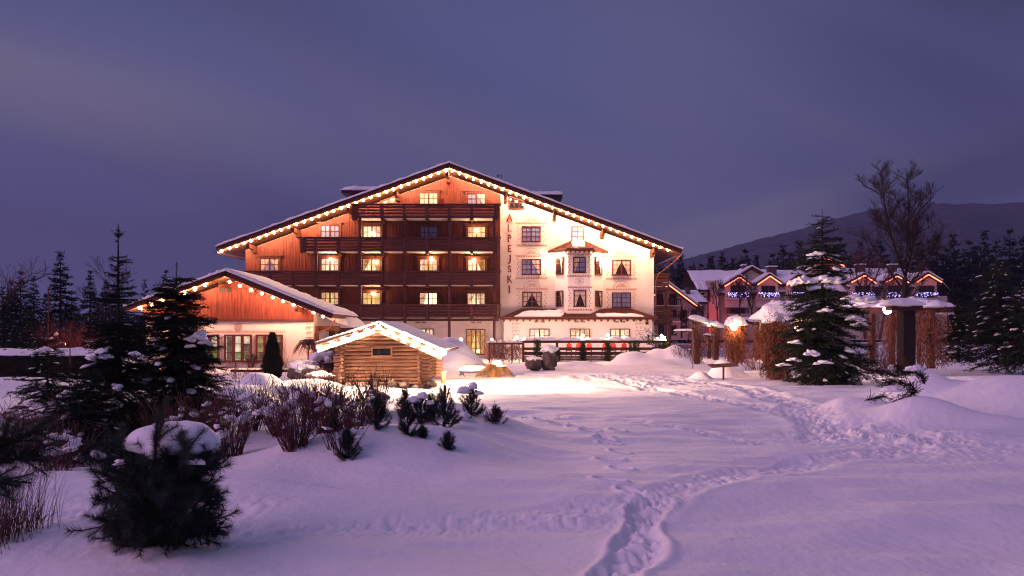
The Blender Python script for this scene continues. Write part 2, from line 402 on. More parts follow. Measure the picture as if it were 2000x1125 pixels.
def lamp(name, loc, power, color=(1, .5, .28), radius=.13, parent=None):
    l = bpy.data.lights.new(name, 'POINT'); l.energy = power; l.color = color; l.shadow_soft_size = radius; l.use_soft_falloff = False
    o = bpy.data.objects.new(name, l); COL.objects.link(o)
    if parent is not None:
        o.parent = parent; loc = Vector(loc) - origin(parent)
    o.location = loc; return o
def spot(name, loc, target, power, color, angle=90, blend=.6, radius=.1, parent=None):
    l = bpy.data.lights.new(name, 'SPOT'); l.energy = power; l.color = color; l.spot_size = math.radians(angle); l.spot_blend = blend; l.shadow_soft_size = radius
    o = bpy.data.objects.new(name, l); COL.objects.link(o)
    d = Vector(target) - Vector(loc); o.rotation_euler = d.to_track_quat('-Z', 'Y').to_euler()
    if parent is not None:
        o.parent = parent; loc = Vector(loc) - origin(parent)
    o.location = loc; return o
BULBME = {}
def bulb_mesh(r, m):
    k = (r, m.name)
    if k not in BULBME: BULBME[k] = mesh_np('bulb', ICO[2][0] * r, ICO[2][1], m, True)
    return BULBME[k]
def add_bulb(parent, loc, r, m, power, color=(1, .55, .26), name='bulb'):
    o = link(name, bulb_mesh(r, m), parent); o.location = Vector(loc) - origin(parent)
    if power: lamp('bulb_light', loc, power, color, r * 1.15, parent)
    return o
# ------------------------------------------------------------------ the ground
TRACK0 = [(1225, 1180), (1228, 1125), (1236, 1060), (1262, 1010), (1300, 985)]
TRACK1 = [(1262, 1005), (1330, 962), (1450, 935), (1600, 905), (1750, 880), (1830, 865)]
TRACK2 = [(1830, 865), (1700, 850), (1560, 815), (1440, 785), (1330, 762), (1230, 745), (1170, 730)]
TRACK3 = [(1245, 1005), (1120, 1012), (980, 1020), (820, 1030), (640, 1050), (480, 1070)]
TRACK4 = [(1620, 850), (1560, 790), (1480, 762), (1400, 745), (1320, 735)]
TRACK5 = [(1000, 808), (1100, 815), (1250, 830), (1400, 850), (1500, 865)]
PRINTS = [(1055, 822), (1090, 828), (1122, 836), (1150, 845), (1178, 858), (1190, 868), (1210, 885), (1190, 905), (1213, 925), (1190, 955), (1232, 976),
          (1010, 812), (1030, 817), (1180, 862), (1205, 845)]
def gflat(px, py): Y = H * F / (py - HY); return ((px - 1000) / F * Y, Y)
def track_mask(x, y, tr, w):
    d = np.full(x.shape, 1e9); pts = [gflat(*p) for p in tr]
    xw = x + 0.25 * vnoise(x * 1.3, y * 1.3, 91); yw = y + 0.25 * vnoise(x * 1.3, y * 1.3, 92)
    for (ax, ay), (bx, by) in zip(pts[:-1], pts[1:]):
        dx, dy = bx - ax, by - ay; t = np.clip(((xw - ax) * dx + (yw - ay) * dy) / (dx * dx + dy * dy), 0, 1)
        d = np.minimum(d, np.hypot(xw - ax - t * dx, yw - ay - t * dy))
    return d / w
# (px, Y, radius across, radius in depth, height) soft heaps
HEAPS = [(893, 31.5, 1.35, 2.2, 1.0), (862, 33, 1.6, 2.0, .95), (935, 35.5, 1.0, 1.2, .25),
         (508, 19.5, .75, .7, .62), (560, 18.5, .8, .6, .30), (470, 17.5, .8, .8, .35), (600, 21, 1.2, .8, .3),
         (1225, 47, 1.0, 1.6, .8), (1262, 48, 1.0, 1.8, .72), (1300, 48, 1.0, 1.8, .78), (1335, 47, 1.0, 1.6, .85), (1280, 45, 1.6, 1.5, .35),
         (1130, 44, 1.4, 1.0, .3), (1040, 40, 1.6, 1.0, .25),
         (1900, 16.0, 1.6, 1.2, .33), (1990, 15.0, 1.5, 1.2, .30), (1840, 18.5, 1.2, 1.0, .50), (2100, 15, 1.8, 1.8, .32), (1760, 13.2, .9, .6, .24),
         (1690, 14.3, .75, .5, .28), (1640, 15, .5, .5, .20), (1900, 12.6, 1.3, .6, .20), (1810, 12.6, .8, .5, .20), (1960, 20, 2.0, 1.5, .35), (1790, 16.3, .7, .5, .55),
         (1410, 29.5, .55, .45, .85), (1368, 27.5, .38, .3, .32), (1438, 30, .5, .4, .4),
         (880, 9.6, 1.0, 1.2, .22), (760, 9.2, 1.2, 1.2, .22), (640, 9.0, 1.0, 1.2, .18), (930, 11.5, 1.0, 1.0, .28), (800, 12, 1.5, 1.3, .25), (690, 12, 1.6, 1.4, .2),
         (500, 10.5, 1.3, 1.0, .14), (440, 7.5, .9, .6, .10), (120, 7.5, 1.0, .8, .15), (60, 5.6, .7, .6, .12), (250, 5.0, .5, .5, .05), (40, 20, 2.5, 2, .4)]
def ground(x, y):
    x = np.asarray(x, float); y = np.asarray(y, float)
    z = -0.42 * sstep(14, 50, y) + 0.0 * x
    z = z + fbm(x * .10, y * .10, 3, 3) * .16 * sstep(2, 8, y)
    z = z + fbm(x * .45 + 9, y * .9, 7, 3) * .11
    z = z + fbm(x * .8 + y * .25, y * 2.6, 21, 2) * .034 * sstep(70, 20, y)
    for px, Y, rx, ry, h in HEAPS:
        cx = X(px, Y); d2 = ((x - cx) / rx) ** 2 + ((y - Y) / ry) ** 2
        z = z + np.where(d2 < 9, h * np.exp(-d2 ** 1.4), 0)
    lump = np.abs(vnoise(x * 7.5, y * 6.5, 31)) * .075 + np.abs(vnoise(x * 16, y * 14, 33)) * .05 - .025
    for tr, w, dep, rg in ((TRACK0, .15, .05, 1.5), (TRACK1, .24, .02, .5), (TRACK2, .36, .03, .7), (TRACK3, .32, .01, .35), (TRACK4, .40, .04, .8), (TRACK5, .22, .02, .4)):
        d = track_mask(x, y, tr, w); m = sstep(1.5, .45, d)
        z = z - dep * m + lump * rg * m * 1.7 + .018 * np.exp(-((d - 1.4) / .35) ** 2) * rg
    for px, py, r, k in ((1800, 868, 1.3, .7), (1690, 850, 1.4, .5), (1240, 728, 3.2, 1.2), (1150, 735, 1.6, .6), (1320, 745, 2.0, .8), (440, 1015, .45, .55), (150, 1010, .5, .5), (90, 1060, .5, .5)):
        cx, cy = gflat(px, py); m = np.exp(-((x - cx) ** 2 + ((y - cy) * 1.0) ** 2) / r ** 2)
        z = z + (lump * 1.3 - .02 + vnoise(x * 2.2, y * 2.2, 55) * .10) * m * k
    for i, (px, py) in enumerate(PRINTS):
        cx, cy = gflat(px, py); c, s = math.cos(.5 + i % 2 * .4), math.sin(.5 + i % 2 * .4)
        u = (x - cx) * c + (y - cy) * s; v = -(x - cx) * s + (y - cy) * c
        d = np.sqrt((u / .075) ** 2 + (v / .15) ** 2); z = z - .11 * sstep(1.25, .7, d) + .03 * np.exp(-((d - 1.5) / .3) ** 2)
    # the hill country begins behind the chalets on the right
    return z
def gz(x, y): return float(ground(np.array([x]), np.array([y]))[0])
ys = np.concatenate([[-120, -40, -12, -3, 0, 2], np.geomspace(3.4, 62, 760), np.geomspace(63, 3300, 50)])
sc_ = np.concatenate([[-1.2, -1.2, -1.2], np.linspace(-1.05, 1.05, 900), [1.2, 1.2, 1.2]])
YY, SS = np.meshgrid(ys, sc_, indexing='ij')
XX = SS * np.maximum(np.abs(YY), 3.4)
for k_, e_ in ((0, -250), (1, -70), (2, -8), (-3, 8), (-2, 70), (-1, 250)): XX[:, k_] += e_
ZZ = ground(XX, YY)
V = np.stack([XX, YY, ZZ], -1).reshape(-1, 3)
idx = np.arange(V.shape[0]).reshape(len(ys), len(sc_))
Q = np.stack([idx[:-1, :-1], idx[:-1, 1:], idx[1:, 1:], idx[1:, :-1]], -1).reshape(-1, 4)
g = link('snow_ground', mesh_np('snow_ground', V, Q, SNOWG, True)); g['kind'] = 'structure'; g['label'] = 'snow covered garden ground with trampled tracks'

# ------------------------------------------------------------------ far hill
ridge_px = [(600, 640), (1000, 560), (1250, 520), (1330, 502), (1420, 487), (1500, 466), (1560, 446), (1640, 420), (1720, 402), (1800, 394), (1900, 390), (2000, 392), (2300, 380), (2800, 420), (3600, 520)]
HYD = 2200.0
rx = np.array([X(p, HYD) for p, _ in ridge_px]); rz = np.array([Z(q, HYD) for _, q in ridge_px])
hx = np.linspace(rx[0], rx[-1], 420); hv = np.linspace(0, 1, 90)
HXg, HVg = np.meshgrid(hx, hv)
rzz = np.interp(HXg, rx, rz)
yy = np.where(HVg < .75, 500 + HVg / .75 * (HYD - 500), HYD + (HVg - .75) / .25 * 900)
sh = np.where(HVg < .75, sstep(0, 1, HVg / .75) ** 1.1, 1 - .5 * (HVg - .75) / .25)
hz = rzz * sh * .955 + fbm(HXg * .004, yy * .004, 61, 4) * 22 * sh - 6 * sh + np.abs(vnoise(HXg * .09, yy * .09, 63)) * 11 * (HVg > .02) - 2
hxx = HXg * (yy / HYD)
V = np.stack([hxx, yy, hz], -1).reshape(-1, 3); idx = np.arange(len(V)).reshape(HXg.shape)
Q = np.stack([idx[:-1, :-1], idx[:-1, 1:], idx[1:, 1:], idx[1:, :-1]], -1).reshape(-1, 4)
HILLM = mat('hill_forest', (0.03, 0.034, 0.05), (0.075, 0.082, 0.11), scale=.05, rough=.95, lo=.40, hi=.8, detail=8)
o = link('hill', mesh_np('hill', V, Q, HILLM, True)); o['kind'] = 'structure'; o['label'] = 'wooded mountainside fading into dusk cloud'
# ------------------------------------------------------------------ hotel
YW, YR, YB = 58.0, 56.0, 56.5
hotel = thing('hotel', 'large alpine hotel with timber balconies, white right half and lights along its gable', 'hotel', (X(877, YW), YW, -.42))
AP, EL, ER = P(877, 318, YR), P(422, 482, YR), P(1333, 487, YR)
def roof_z(x, d=0.0):
    if x < AP.x: return AP.z + (EL.z - AP.z) * (x - AP.x) / (EL.x - AP.x) - d
    return AP.z + (ER.z - AP.z) * (x - AP.x) / (ER.x - AP.x) - d
xl, xm, xr = X(480, YW), X(974, YW), X(1277, YW)
b = MB(); b.prism([(xl, -.8), (xr, -.8), (xr, roof_z(xr, .62)), (AP.x, AP.z - .62), (xl, roof_z(xl, .62))], YW, YW + 26)
b.build('wall', PLASTER, hotel)
def cladding(parent, x0, x1, zb, ztop, Y, pitch, seed, name='cladding'):
    rng = random.Random(seed); b = MB(); n = int((x1 - x0) / pitch); p = (x1 - x0) / n
    for i in range(n):
        a, c = x0 + i * p, x0 + (i + 1) * p; g_ = .016
        d = .05 + rng.uniform(0, .012); e = rng.uniform(-.01, .01)
        za, zc = ztop(a), ztop(c)
        b.prism([(a + g_ / 2, zb + e), (c - g_ / 2, zb + e), (c - g_ / 2, zc), (a + g_ / 2, za)], Y - d, Y - .002)
        b.box(c - .035, c + .035, Y - .078, Y - d - .002, zb, min(za, zc) - .02)
    return stuff(b.build(name, CLAD, parent))
zclad = Z(622, YW)
cladding(hotel, xl, xm, zclad, lambda x: roof_z(x, .64), YW, .265, 1)
b = MB(); b.box(xl - .02, xm + .04, YW - .14, YW - .09, zclad - .22, zclad); b.build('base_board', DARKW, hotel)
b = MB(); b.box(xm - .02, xm + .14, YW - .12, YW - .004, zclad, roof_z(xm + .1, .7)); b.build('corner_board', TRIMW, hotel)
# roof: deck, snow, barge boards, soffit boards, purlins, gutters
def roof_parts(parent, A, L, R, y0, y1, th, snow_t, bh, soff_n, ridge_cap=True, seed=0, snow_mat=SNOW, fmat=FASC):
    for E, sgn in ((L, -1), (R, 1)):
        d = Vector((E.x - A.x, 0, E.z - A.z)); n = Vector((-d.z, 0, d.x)) if sgn > 0 else Vector((d.z, 0, -d.x)); n.normalize()
        if n.z < 0: n = -n
        def strip(o0, o1, a0=0, a1=1.0):
            p = [A + d * a0 + n * o0, A + d * a1 + n * o0, A + d * a1 + n * o1, A + d * a0 + n * o1]
            return [(q.x, q.z) for q in p]
        b = MB(); b.prism(strip(-th, -.02), y0 + .03, y1); b.build('roof', TILE, parent)
        b = MB(); b.prism(strip(-bh, -.005), y0 - .05, y0 + .028); b.build('barge_board', fmat, parent)
        b = MB(); b.prism(strip(-bh * 1.22, -bh * .72), y0 - .10, y0 - .052); b.build('barge_board', TRIMW, parent)
        Ld = d.length; k = max(1, int(Ld / soff_n)); b = MB()
        for i in range(k):
            a0, a1 = i / k + .04 / k, (i + 1) / k - .04 / k
            b.prism(strip(-th - .035, -th - .002, a0, a1), y0 + .03, y0 + 2.3)
        stuff(b.build('soffit_boards', SOFF, parent))
        # snow: grid with wavy rim
        nx, ny = 90, 12; rng = np.random.default_rng(seed + sgn)
        u = np.linspace(-.004, 1.0, nx); v = np.linspace(0, 1, ny); U, Vv = np.meshgrid(u, v)
        wob = fbm(U * 28 + seed, Vv * 2, 77 + sgn, 3)
        h = snow_t * (1 + .55 * wob) * np.clip(1 - (2 * np.clip(Vv - .9, 0, .1) / .2) ** 2, .0, 1)
        front = np.where(Vv < .12, np.sin(np.clip(Vv / .12, 0, 1) * PI / 2), 1)
        h = h * (.8 + .2 * front)
        yv = y0 - .06 - snow_t * .25 * (1 + wob) * (1 - Vv * 0) * (Vv < .5) + np.where(Vv < .3, Vv / .3 * .8, .8 + (Vv - .3) / .7 * (y1 - y0 - .8))
        pts = lambda hh: np.stack([A.x + d.x * U + n.x * hh, yv, A.z + d.z * U + n.z * hh], -1).reshape(-1, 3)
        Vt = np.concatenate([pts(h), pts(h * 0 + .003)]); idx = np.arange(nx * ny).reshape(ny, nx)
        q = np.stack([idx[:-1, :-1], idx[:-1, 1:], idx[1:, 1:], idx[1:, :-1]], -1).reshape(-1, 4)
        lo = idx[0] + nx * ny; q2 = np.stack([lo[:-1], lo[1:], idx[0][1:], idx[0][:-1]], -1)
        q3 = np.stack([idx[:-1, -1], idx[1:, -1], idx[1:, -1] + nx * ny, idx[:-1, -1] + nx * ny], -1)
        obj_np('roof_snow', Vt, [np.concatenate([q, q2, q3])], snow_mat, parent, True)
roof_parts(hotel, AP, EL, ER, YR, YW + 27, .30, .17, .32, .22, seed=2)
for px in (500, 585, 690, 779, 877, 987, 1082, 1175, 1272):
    x = X(px, YW); zt = roof_z(x, .64); b = MB()
    b.box(x - .13, x + .13, YR + .15, YW, zt - .36, zt - .02); b.prism([(x - .13, zt - .62), (x + .13, zt - .62), (x + .13, zt - .36), (x - .13, zt - .36)], YR + 1.1, YW)
    b.build('purlin', TRIMW, hotel)
b = MB(); e = ER; b.tube([(e.x + .06, YR + .2, e.z - .42), (e.x + .06, YW + 20, e.z - .42)], .09, 6)
b.tube([(e.x + .03, YR + .7, e.z - .45), (e.x - .5, YR + 1.2, e.z - 1.0), (xr + .35, YW - .12, e.z - 1.9), (xr + .16, YW - .12, e.z - 2.5), (xr + .16, YW - .12, Z(690, YW))], .065, 8)
b.build('drainpipe', TRIMW, hotel)
b = MB(); e = EL; b.tube([(e.x - .06, YR + .2, e.z - .42), (e.x - .06, YW + 20, e.z - .42)], .09, 6); b.build('gutter', TRIMW, hotel)
# dormers behind the gable
for x0, x1, yt, ys_, Yd in ((668, 745, 365, 374, 64), (1030, 1098, 374, 381, 64)):
    a, c = X(x0, Yd), X(x1, Yd); zt = Z(yt, Yd)
    b = MB(); b.box(a + .75, c - .6, Yd + .3, Yd + 6, zt - 3.5, zt - .42)
    dm = b.build('dormer', DARKW, hotel)
    b = MB(); b.box(a, c, Yd - .3, Yd + 6.5, zt - .62, zt - .36)
    for i in range(10):
        q = a + .1 + (c - a - .2) * i / 9; b.box(q - .06, q + .06, Yd - .42, Yd - .302, zt - .66, zt - .45)
    b.build('eave', DARKW, dm)
    V_, F_ = pillow_np(((a + c) / 2, Yd + 3, zt - .36), c - a + .3, 7.4, .46, seed=x0, nx=40, ny=14, under=.1, edge=8, rough=.1); obj_np('snow', V_, [F_], SNOW, dm, True)
b = MB(); q = P(979, 338, 62); b.bar((q.x, 62, Z(362, 62)), (q.x, 62, q.z), .05, .05); b.bar((q.x - .35, 62, q.z - .25), (q.x + .1, 62, q.z - .25), .04, .04); b.box(q.x - .38, q.x - .2, 61.9, 62.1, q.z - .36, q.z - .16)
b.build('antenna', METAL, hotel)

# windows ------------------------------------------------------------------
def window(parent, Y, x0, x1, y0, y1, style='lit', fm=None, leaves=2, sub=(2, 2), lintel=False, name='window', sill=True, frame_t=.075):
    a, c, zb, zt = X(x0, Y), X(x1, Y), Z(y1, Y), Z(y0, Y)
    fm = fm or BROWNFR; rng = random.Random(int(x0 * 7 + y0)); pm = {'lit': LIT, 'blue': NETSKY, 'dark': GLASSD, 'net': NETSKY, 'hall': LITG}[style]
    b = MB(); w = (c - a) / leaves
    for i in range(leaves): b.box(a + i * w + .03, a + (i + 1) * w - .03, Y - .045, Y + .02, zb + .03, zt - .03)
    win = b.build(name, pm, parent)
    b = MB(); t = frame_t; yo, yi = Y - .13, Y + .0
    b.box(a - t / 2, c + t / 2, yo, yi, zt - t / 2, zt + t / 2); b.box(a - t / 2, c + t / 2, yo, yi, zb - t / 2, zb + t / 2)
    b.box(a - t / 2, a + t / 2, yo + .003, yi, zb + t / 2, zt - t / 2); b.box(c - t / 2, c + t / 2, yo + .003, yi, zb + t / 2, zt - t / 2)
    for i in range(1, leaves): b.box(a + i * w - t * .8, a + i * w + t * .8, yo + .006, yi, zb + t / 2, zt - t / 2)
    m = .022
    for i in range(leaves):
        p0, p1 = a + i * w, a + (i + 1) * w
        for k in range(1, sub[0]):
            q = p0 + (p1 - p0) * k / sub[0]; b.box(q - m, q + m, Y - .085, Y - .055, zb + t / 2, zt - t / 2)
        for k in range(1, sub[1]):
            q = zb + (zt - zb) * k / sub[1]; b.box(p0 + t / 2, p1 - t / 2, Y - .088, Y - .052, q - m, q + m)
    b.build('frame', fm, win)
    if style in ('lit', 'dark', 'blue'):
        cm = {'lit': LITC, 'dark': DRAPE, 'blue': DRAPE}[style]; b = MB(); yc = Y - .05
        sp = rng.uniform(.35, .5) if leaves > 1 else rng.uniform(.42, .5)
        hh = zt - zb; W_ = c - a; n = 6
        for s in (0, 1):
            if style == 'lit' and rng.random() < .25: continue
            if style == 'blue' and rng.random() < .4: continue
            ex = (a + .05) if s == 0 else (c - .05); sg = 1 if s == 0 else -1
            top = W_ * (.5 if style != 'lit' else sp); low = W_ * (rng.uniform(.06, .12) if style != 'lit' else rng.uniform(.08, .3))
            for k in range(n):
                f0, f1 = k / n, (k + 1) / n; yk = yc - .006 - .012 * (k % 2)
                b.add([(ex + sg * low * f0, yk, zb + .04), (ex + sg * low * f1, yk, zb + .04), (ex + sg * (low + (top - low) * .35) * f1, yk, zb + hh * .42),
                       (ex + sg * top * f1, yk, zt - .05), (ex + sg * top * f0, yk, zt - .05), (ex + sg * (low + (top - low) * .35) * f0, yk, zb + hh * .42)], [(0, 1, 2, 3, 4, 5)])
        if b.v: b.build('curtain', cm, win)
    if lintel:
        b = MB(); b.box(a - .34, c + .34, Y - .2, Y - .085, zt + .17, zt + .26); b.box(a - .16, a - .05, Y - .14, Y - .082, zb, zt + .168); b.box(c + .05, c + .16, Y - .14, Y - .082, zb, zt + .168); b.box(a - .2, c + .2, Y - .142, Y - .081, zt + .055, zt + .166)
        b.build('surround', TRIMW, win)
    if sill:
        b = MB(); b.box(a - .1, c + .1, Y - .2, Y - .131, zb - .08, zb - .03); b.build('sill', fm, win)
    return win
WC = YW - .06
for x0, x1, y0, y1, st in ((820, 855, 377, 399, 'lit'), (913, 948, 378, 399, 'blue'), (627, 663, 440, 464, 'blue'), (710, 744, 442, 465, 'lit'), (821, 854, 443, 465, 'net'), (914, 948, 443, 465, 'lit'),
                           (509, 545, 504, 529, 'blue'), (628, 662, 505, 529, 'lit'), (709, 743, 506, 529, 'lit'), (820, 854, 506, 529, 'lit'), (914, 948, 507, 529, 'lit'),
                           (628, 662, 571, 595, 'lit'), (709, 743, 572, 595, 'lit'), (820, 854, 572, 595, 'lit'), (913, 947, 573, 595, 'lit')):
    window(hotel, WC, x0, x1, y0, y1, st, REDFR if st == 'blue' else BROWNFR, lintel=True, sill=False, sub=(2, 2))
# small sloping gable window beside the top balcony
b = MB(); Yg = WC - .0; b.prism([(X(746, Yg), Z(397, Yg)), (X(771, Yg), Z(397, Yg)), (X(771, Yg), Z(385, Yg)), (X(746, Yg), Z(394, Yg))], Yg - .06, Yg)
gw = b.build('window', LITG, hotel); b = MB()
b.bar((X(744, Yg), Yg - .09, Z(394, Yg)), (X(774, Yg), Yg - .09, Z(383, Yg)), .08, .12); b.bar((X(758, Yg), Yg - .09, Z(397, Yg)), (X(758, Yg), Yg - .09, Z(390, Yg)), .06, .05); b.build('frame', TRIMW, gw)
WP = YW - .01
for x0, x1, y0, y1, st in ((1020, 1055, 443, 472, 'blue'), (1020, 1056, 507, 536, 'blue'), (1021, 1057, 571, 598, 'dark'), (1196, 1231, 508, 537, 'dark'), (1196, 1231, 572, 600, 'net')):
    window(hotel, WP, x0, x1, y0, y1, st, REDFR, sub=(2, 3) if st != 'dark' else (2, 3))
window(hotel, WP, 1117, 1139, 443, 472, 'blue', TRIMW, leaves=1, sub=(2, 3))
# attic window cut by the roof slope
a, c = X(995, WP), X(1023, WP); zb, z0, z1 = Z(408, WP), Z(384, WP), Z(393, WP)
b = MB(); b.prism([(a, zb), (c, zb), (c, z1), (a, z0)], WP - .05, WP); aw = b.build('window', GLASSD, hotel)
b = MB()
for p_, q_ in (((a, zb), (c, zb)), ((c, zb), (c, z1)), ((c, z1), (a, z0)), ((a, z0), (a, zb))): b.bar((p_[0], WP - .08, p_[1]), (q_[0], WP - .08, q_[1]), .12, .1)
for f_ in (.33, .66): b.bar((a + (c - a) * f_, WP - .07, zb), (a + (c - a) * f_, WP - .07, z0 + (z1 - z0) * f_), .05, .05)
b.bar((a, WP - .072, zb + .5), (c, WP - .072, zb + .5), .05, .05); b.build('frame', TRIMW, aw)
# balconies -----------------------------------------------------------------
BC = [0]
def balcony(x0, x1, yt, yb, posts, bays, right_end=True, left_end=True, pdown=None):
    a, c, zt, zb = X(x0, YB), X(x1, YB), Z(yt, YB), Z(yb, YB)
    b = MB(); b.box(a + .05, c - .05, YB + .1, YW - .09, zb - .02, zb + .16); bal = b.build('balcony', DARKW, hotel)
    b = MB(); b.box(a - .06, c + .06, YB - .10, YB + .16, zt - .13, zt); b.build('handrail', DARKW, bal)
    hgt = zt - .13 - zb; rows = 4; ph = hgt / rows
    ed = [a] + [X(p, YB) for p in bays if a + .4 < X(p, YB) < c - .4] + [c]
    for q0, q1 in zip(ed[:-1], ed[1:]):
        for r in range(rows):
            BC[0] += 1; rr = random.Random(BC[0])
            b = MB(); zz = zb + r * ph + .0; gp = .075 if r < rows else 0; e = rr.uniform(-.012, .012)
            b.box(q0 + .1, q1 - .1, YB - .045 + e, YB + .03 + e, zz + .0, zz + ph - gp + rr.uniform(-.012, .012)); b.build('board', DARKW, bal)
    for q in ed[1:-1] + [c - .12] + ([a + .12] if left_end else []):
        b = MB(); b.box(q - .12, q + .12, YB - .085, YB + .12, zb - .12, zt - .132); b.box(q - .09, q + .09, YB - .13, YB - .087, zb - .05, zb + .12); b.build('post', DARKW, bal)
    # pale soffit panels between joists
    for i in range(len(ed) - 1):
        b = MB(); b.box(ed[i] + .12, ed[i + 1] - .12, YB + .14, YW - .12, zb - .05, zb - .022); b.build('soffit_panel', PLASTER, bal)
    for q in ed[1:-1]:
        b = MB(); b.box(q - .09, q + .09, YB - .02, YW - .1, zb - .22, zb - .052); b.build('joist', DARKW, bal)
    for q in [X(p, YB) for p in posts]:
        b = MB(); zd = Z(pdown, YB); b.box(q - .11, q + .11, YB + .13, YB + .33, zd, zb - .03); b.build('pillar', DARKW, bal)
    # scrolled console boards at the ends
    for q, on, sg in ((c + .02, right_end, 1), (a - .02, left_end, -1)):
        if not on: continue
        b = MB(); h0 = zt - zb
        prof = [(0, zt + .02), (.34, zt + .02), (.34, zt - .14), (.24, zt - .16), (.2, zt - .3 * h0), (.27, zt - .42 * h0), (.24, zt - .55 * h0), (.17, zt - .62 * h0), (.24, zt - .78 * h0), (.2, zb - .1), (.12, zb - .25), (0, zb - .3)]
        b.prism([(q + sg * x, z) for x, z in (prof if sg > 0 else prof[::-1])], YB - .06, YB + .06); b.build('console_board', TRIMW, bal)
        for r in range(rows):
            b = MB(); zz = zb + r * ph; b.box(q - .02, q + .04, YB + .1, YW - .1, zz, zz + ph - .05) if sg > 0 else b.box(q - .04, q + .02, YB + .1, YW - .1, zz, zz + ph - .05); b.build('board', TRIMW, bal)
    return bal
BAYS = [484, 528, 572, 616, 660, 702, 746, 790, 834, 877, 921]
balcony(693, 970, 398, 425, (702, 790, 877, 965), BAYS, pdown=463)
balcony(592, 970, 463, 490, (616, 702, 790, 877, 965), BAYS, pdown=530)
balcony(444, 970, 529, 556, (616, 702, 790, 877, 965), BAYS, pdown=595)
balcony(640, 970, 594, 620, (702, 790, 877, 965), BAYS, pdown=694, left_end=False)
# side balconies beyond the right corner
for x1, yt, yb in ((1306, 536, 567), (1313, 600, 632)):
    Yq = YW + 1.0; a, c = xr + .02, X(x1, Yq); zt, zb = Z(yt, Yq), Z(yb, Yq)
    b = MB(); b.box(a, c, Yq, Yq + 8, zb - .05, zb + .12); bal = b.build('balcony', DARKW, hotel); ph = (zt - zb) / 4
    for r in range(4):
        b = MB(); b.box(a, c + .02, Yq - .06, Yq - .005, zb + r * ph, zb + (r + 1) * ph - .05); b.build('board', DARKW, bal)
    b = MB(); b.box(a, c + .15, Yq - .12, Yq + .1, zt - .03, zt + .1); b.build('handrail', DARKW, bal)
    b = MB(); b.box(c - .3, c - .1, Yq + .01, Yq + .2, Z(690, Yq), zb - .06); b.build('pillar', DARKW, bal)
# letters ---------------------------------------------------------------------
def letter(ch, cx, y0, y1, Y=WP - .14):
    zt, zb = Z(y0, Y), Z(y1, Y); h = zt - zb; w = {'A': .78, 'L': .52, 'P': .55, 'E': .5, 'J': .45, 'S': .55, 'K': .68, 'I': .25}[ch] * h; x0 = cx - w / 2; t = .115 * h * 1.35
    S = []
    def st(p, q, k=1.0): S.append((p, q, k))
    def arc(cx_, cy_, rx_, ry_, a0, a1, n=9, k=1.0):
        pts = [(cx_ + rx_ * math.cos(math.radians(a0 + (a1 - a0) * i / n)), cy_ + ry_ * math.sin(math.radians(a0 + (a1 - a0) * i / n))) for i in range(n + 1)]
        for p, q in zip(pts[:-1], pts[1:]): st(p, q, k)
    if ch == 'A': st((0.04, 0), (.5, 1)); st((.5, 1), (.96, 0), 1.35); st((.22, .36), (.8, .36), .8); st((-.06, .02), (.16, .02), .5); st((.84, .02), (1.08, .02), .5)
    if ch == 'L': st((.18, 0), (.18, 1), 1.25); st((.1, .05), (1, .05), .9); st((.97, 0), (.97, .2), .6); st((0, .98), (.4, .98), .5)
    if ch == 'P': st((.18, 0), (.18, 1), 1.25); arc(.22, .73, .7, .23, 90, -90); st((.18, .96), (.25, .96)); st((.18, .5), (.25, .5)); st((0, .02), (.4, .02), .5)
    if ch == 'E': st((.18, 0), (.18, 1), 1.25); st((.1, .95), (.95, .95), .9); st((.15, .5), (.8, .5), .9); st((.1, .05), (1, .05), .9); st((.97, 0), (.97, .16), .6); st((.93, .86), (.93, 1), .6)
    if ch == 'J': st((.72, .25), (.72, 1), 1.25); arc(.3, .22, .42, .22, 0, -120); st((.45, .98), (.98, .98), .5)
    if ch == 'S': arc(.5, .74, .36, .22, 20, 270, 10); arc(.5, .27, .38, .24, 90, -160, 10)
    if ch == 'K': st((.16, 0), (.16, 1), 1.25); st((.2, .48), (.85, .98), .85); st((.34, .58), (.95, .03), 1.25); st((.02, .02), (.32, .02), .5); st((.02, .98), (.32, .98), .5); st((.85, .02), (1.05, .02), .5)
    if ch == 'I': st((.5, 0), (.5, 1), 1.25); st((.05, .02), (.95, .02), .5); st((.05, .98), (.95, .98), .5)
    b = MB()
    for i, (p, q, k) in enumerate(S):
        p = Vector((x0 + p[0] * w, Y - .001 * i, zb + p[1] * h)); q = Vector((x0 + q[0] * w, Y - .001 * i, zb + q[1] * h)); d = (q - p).normalized() * t * .25
        b.bar(p - d, q + d, .09, t * k, up=Vector((0, 1, 0)).cross((q - p).normalized()))
    o = b.build('letter', LETTER, hotel); o['label'] = 'dark red letter %s of the vertical sign' % ch
for ch, y0, y1 in (('A', 419, 432), ('L', 439, 452), ('P', 459, 472), ('E', 479, 492), ('J', 499, 514), ('S', 519, 531.5), ('K', 539, 552), ('I', 559, 572)):
    letter(ch, X(995, WP), y0, y1)
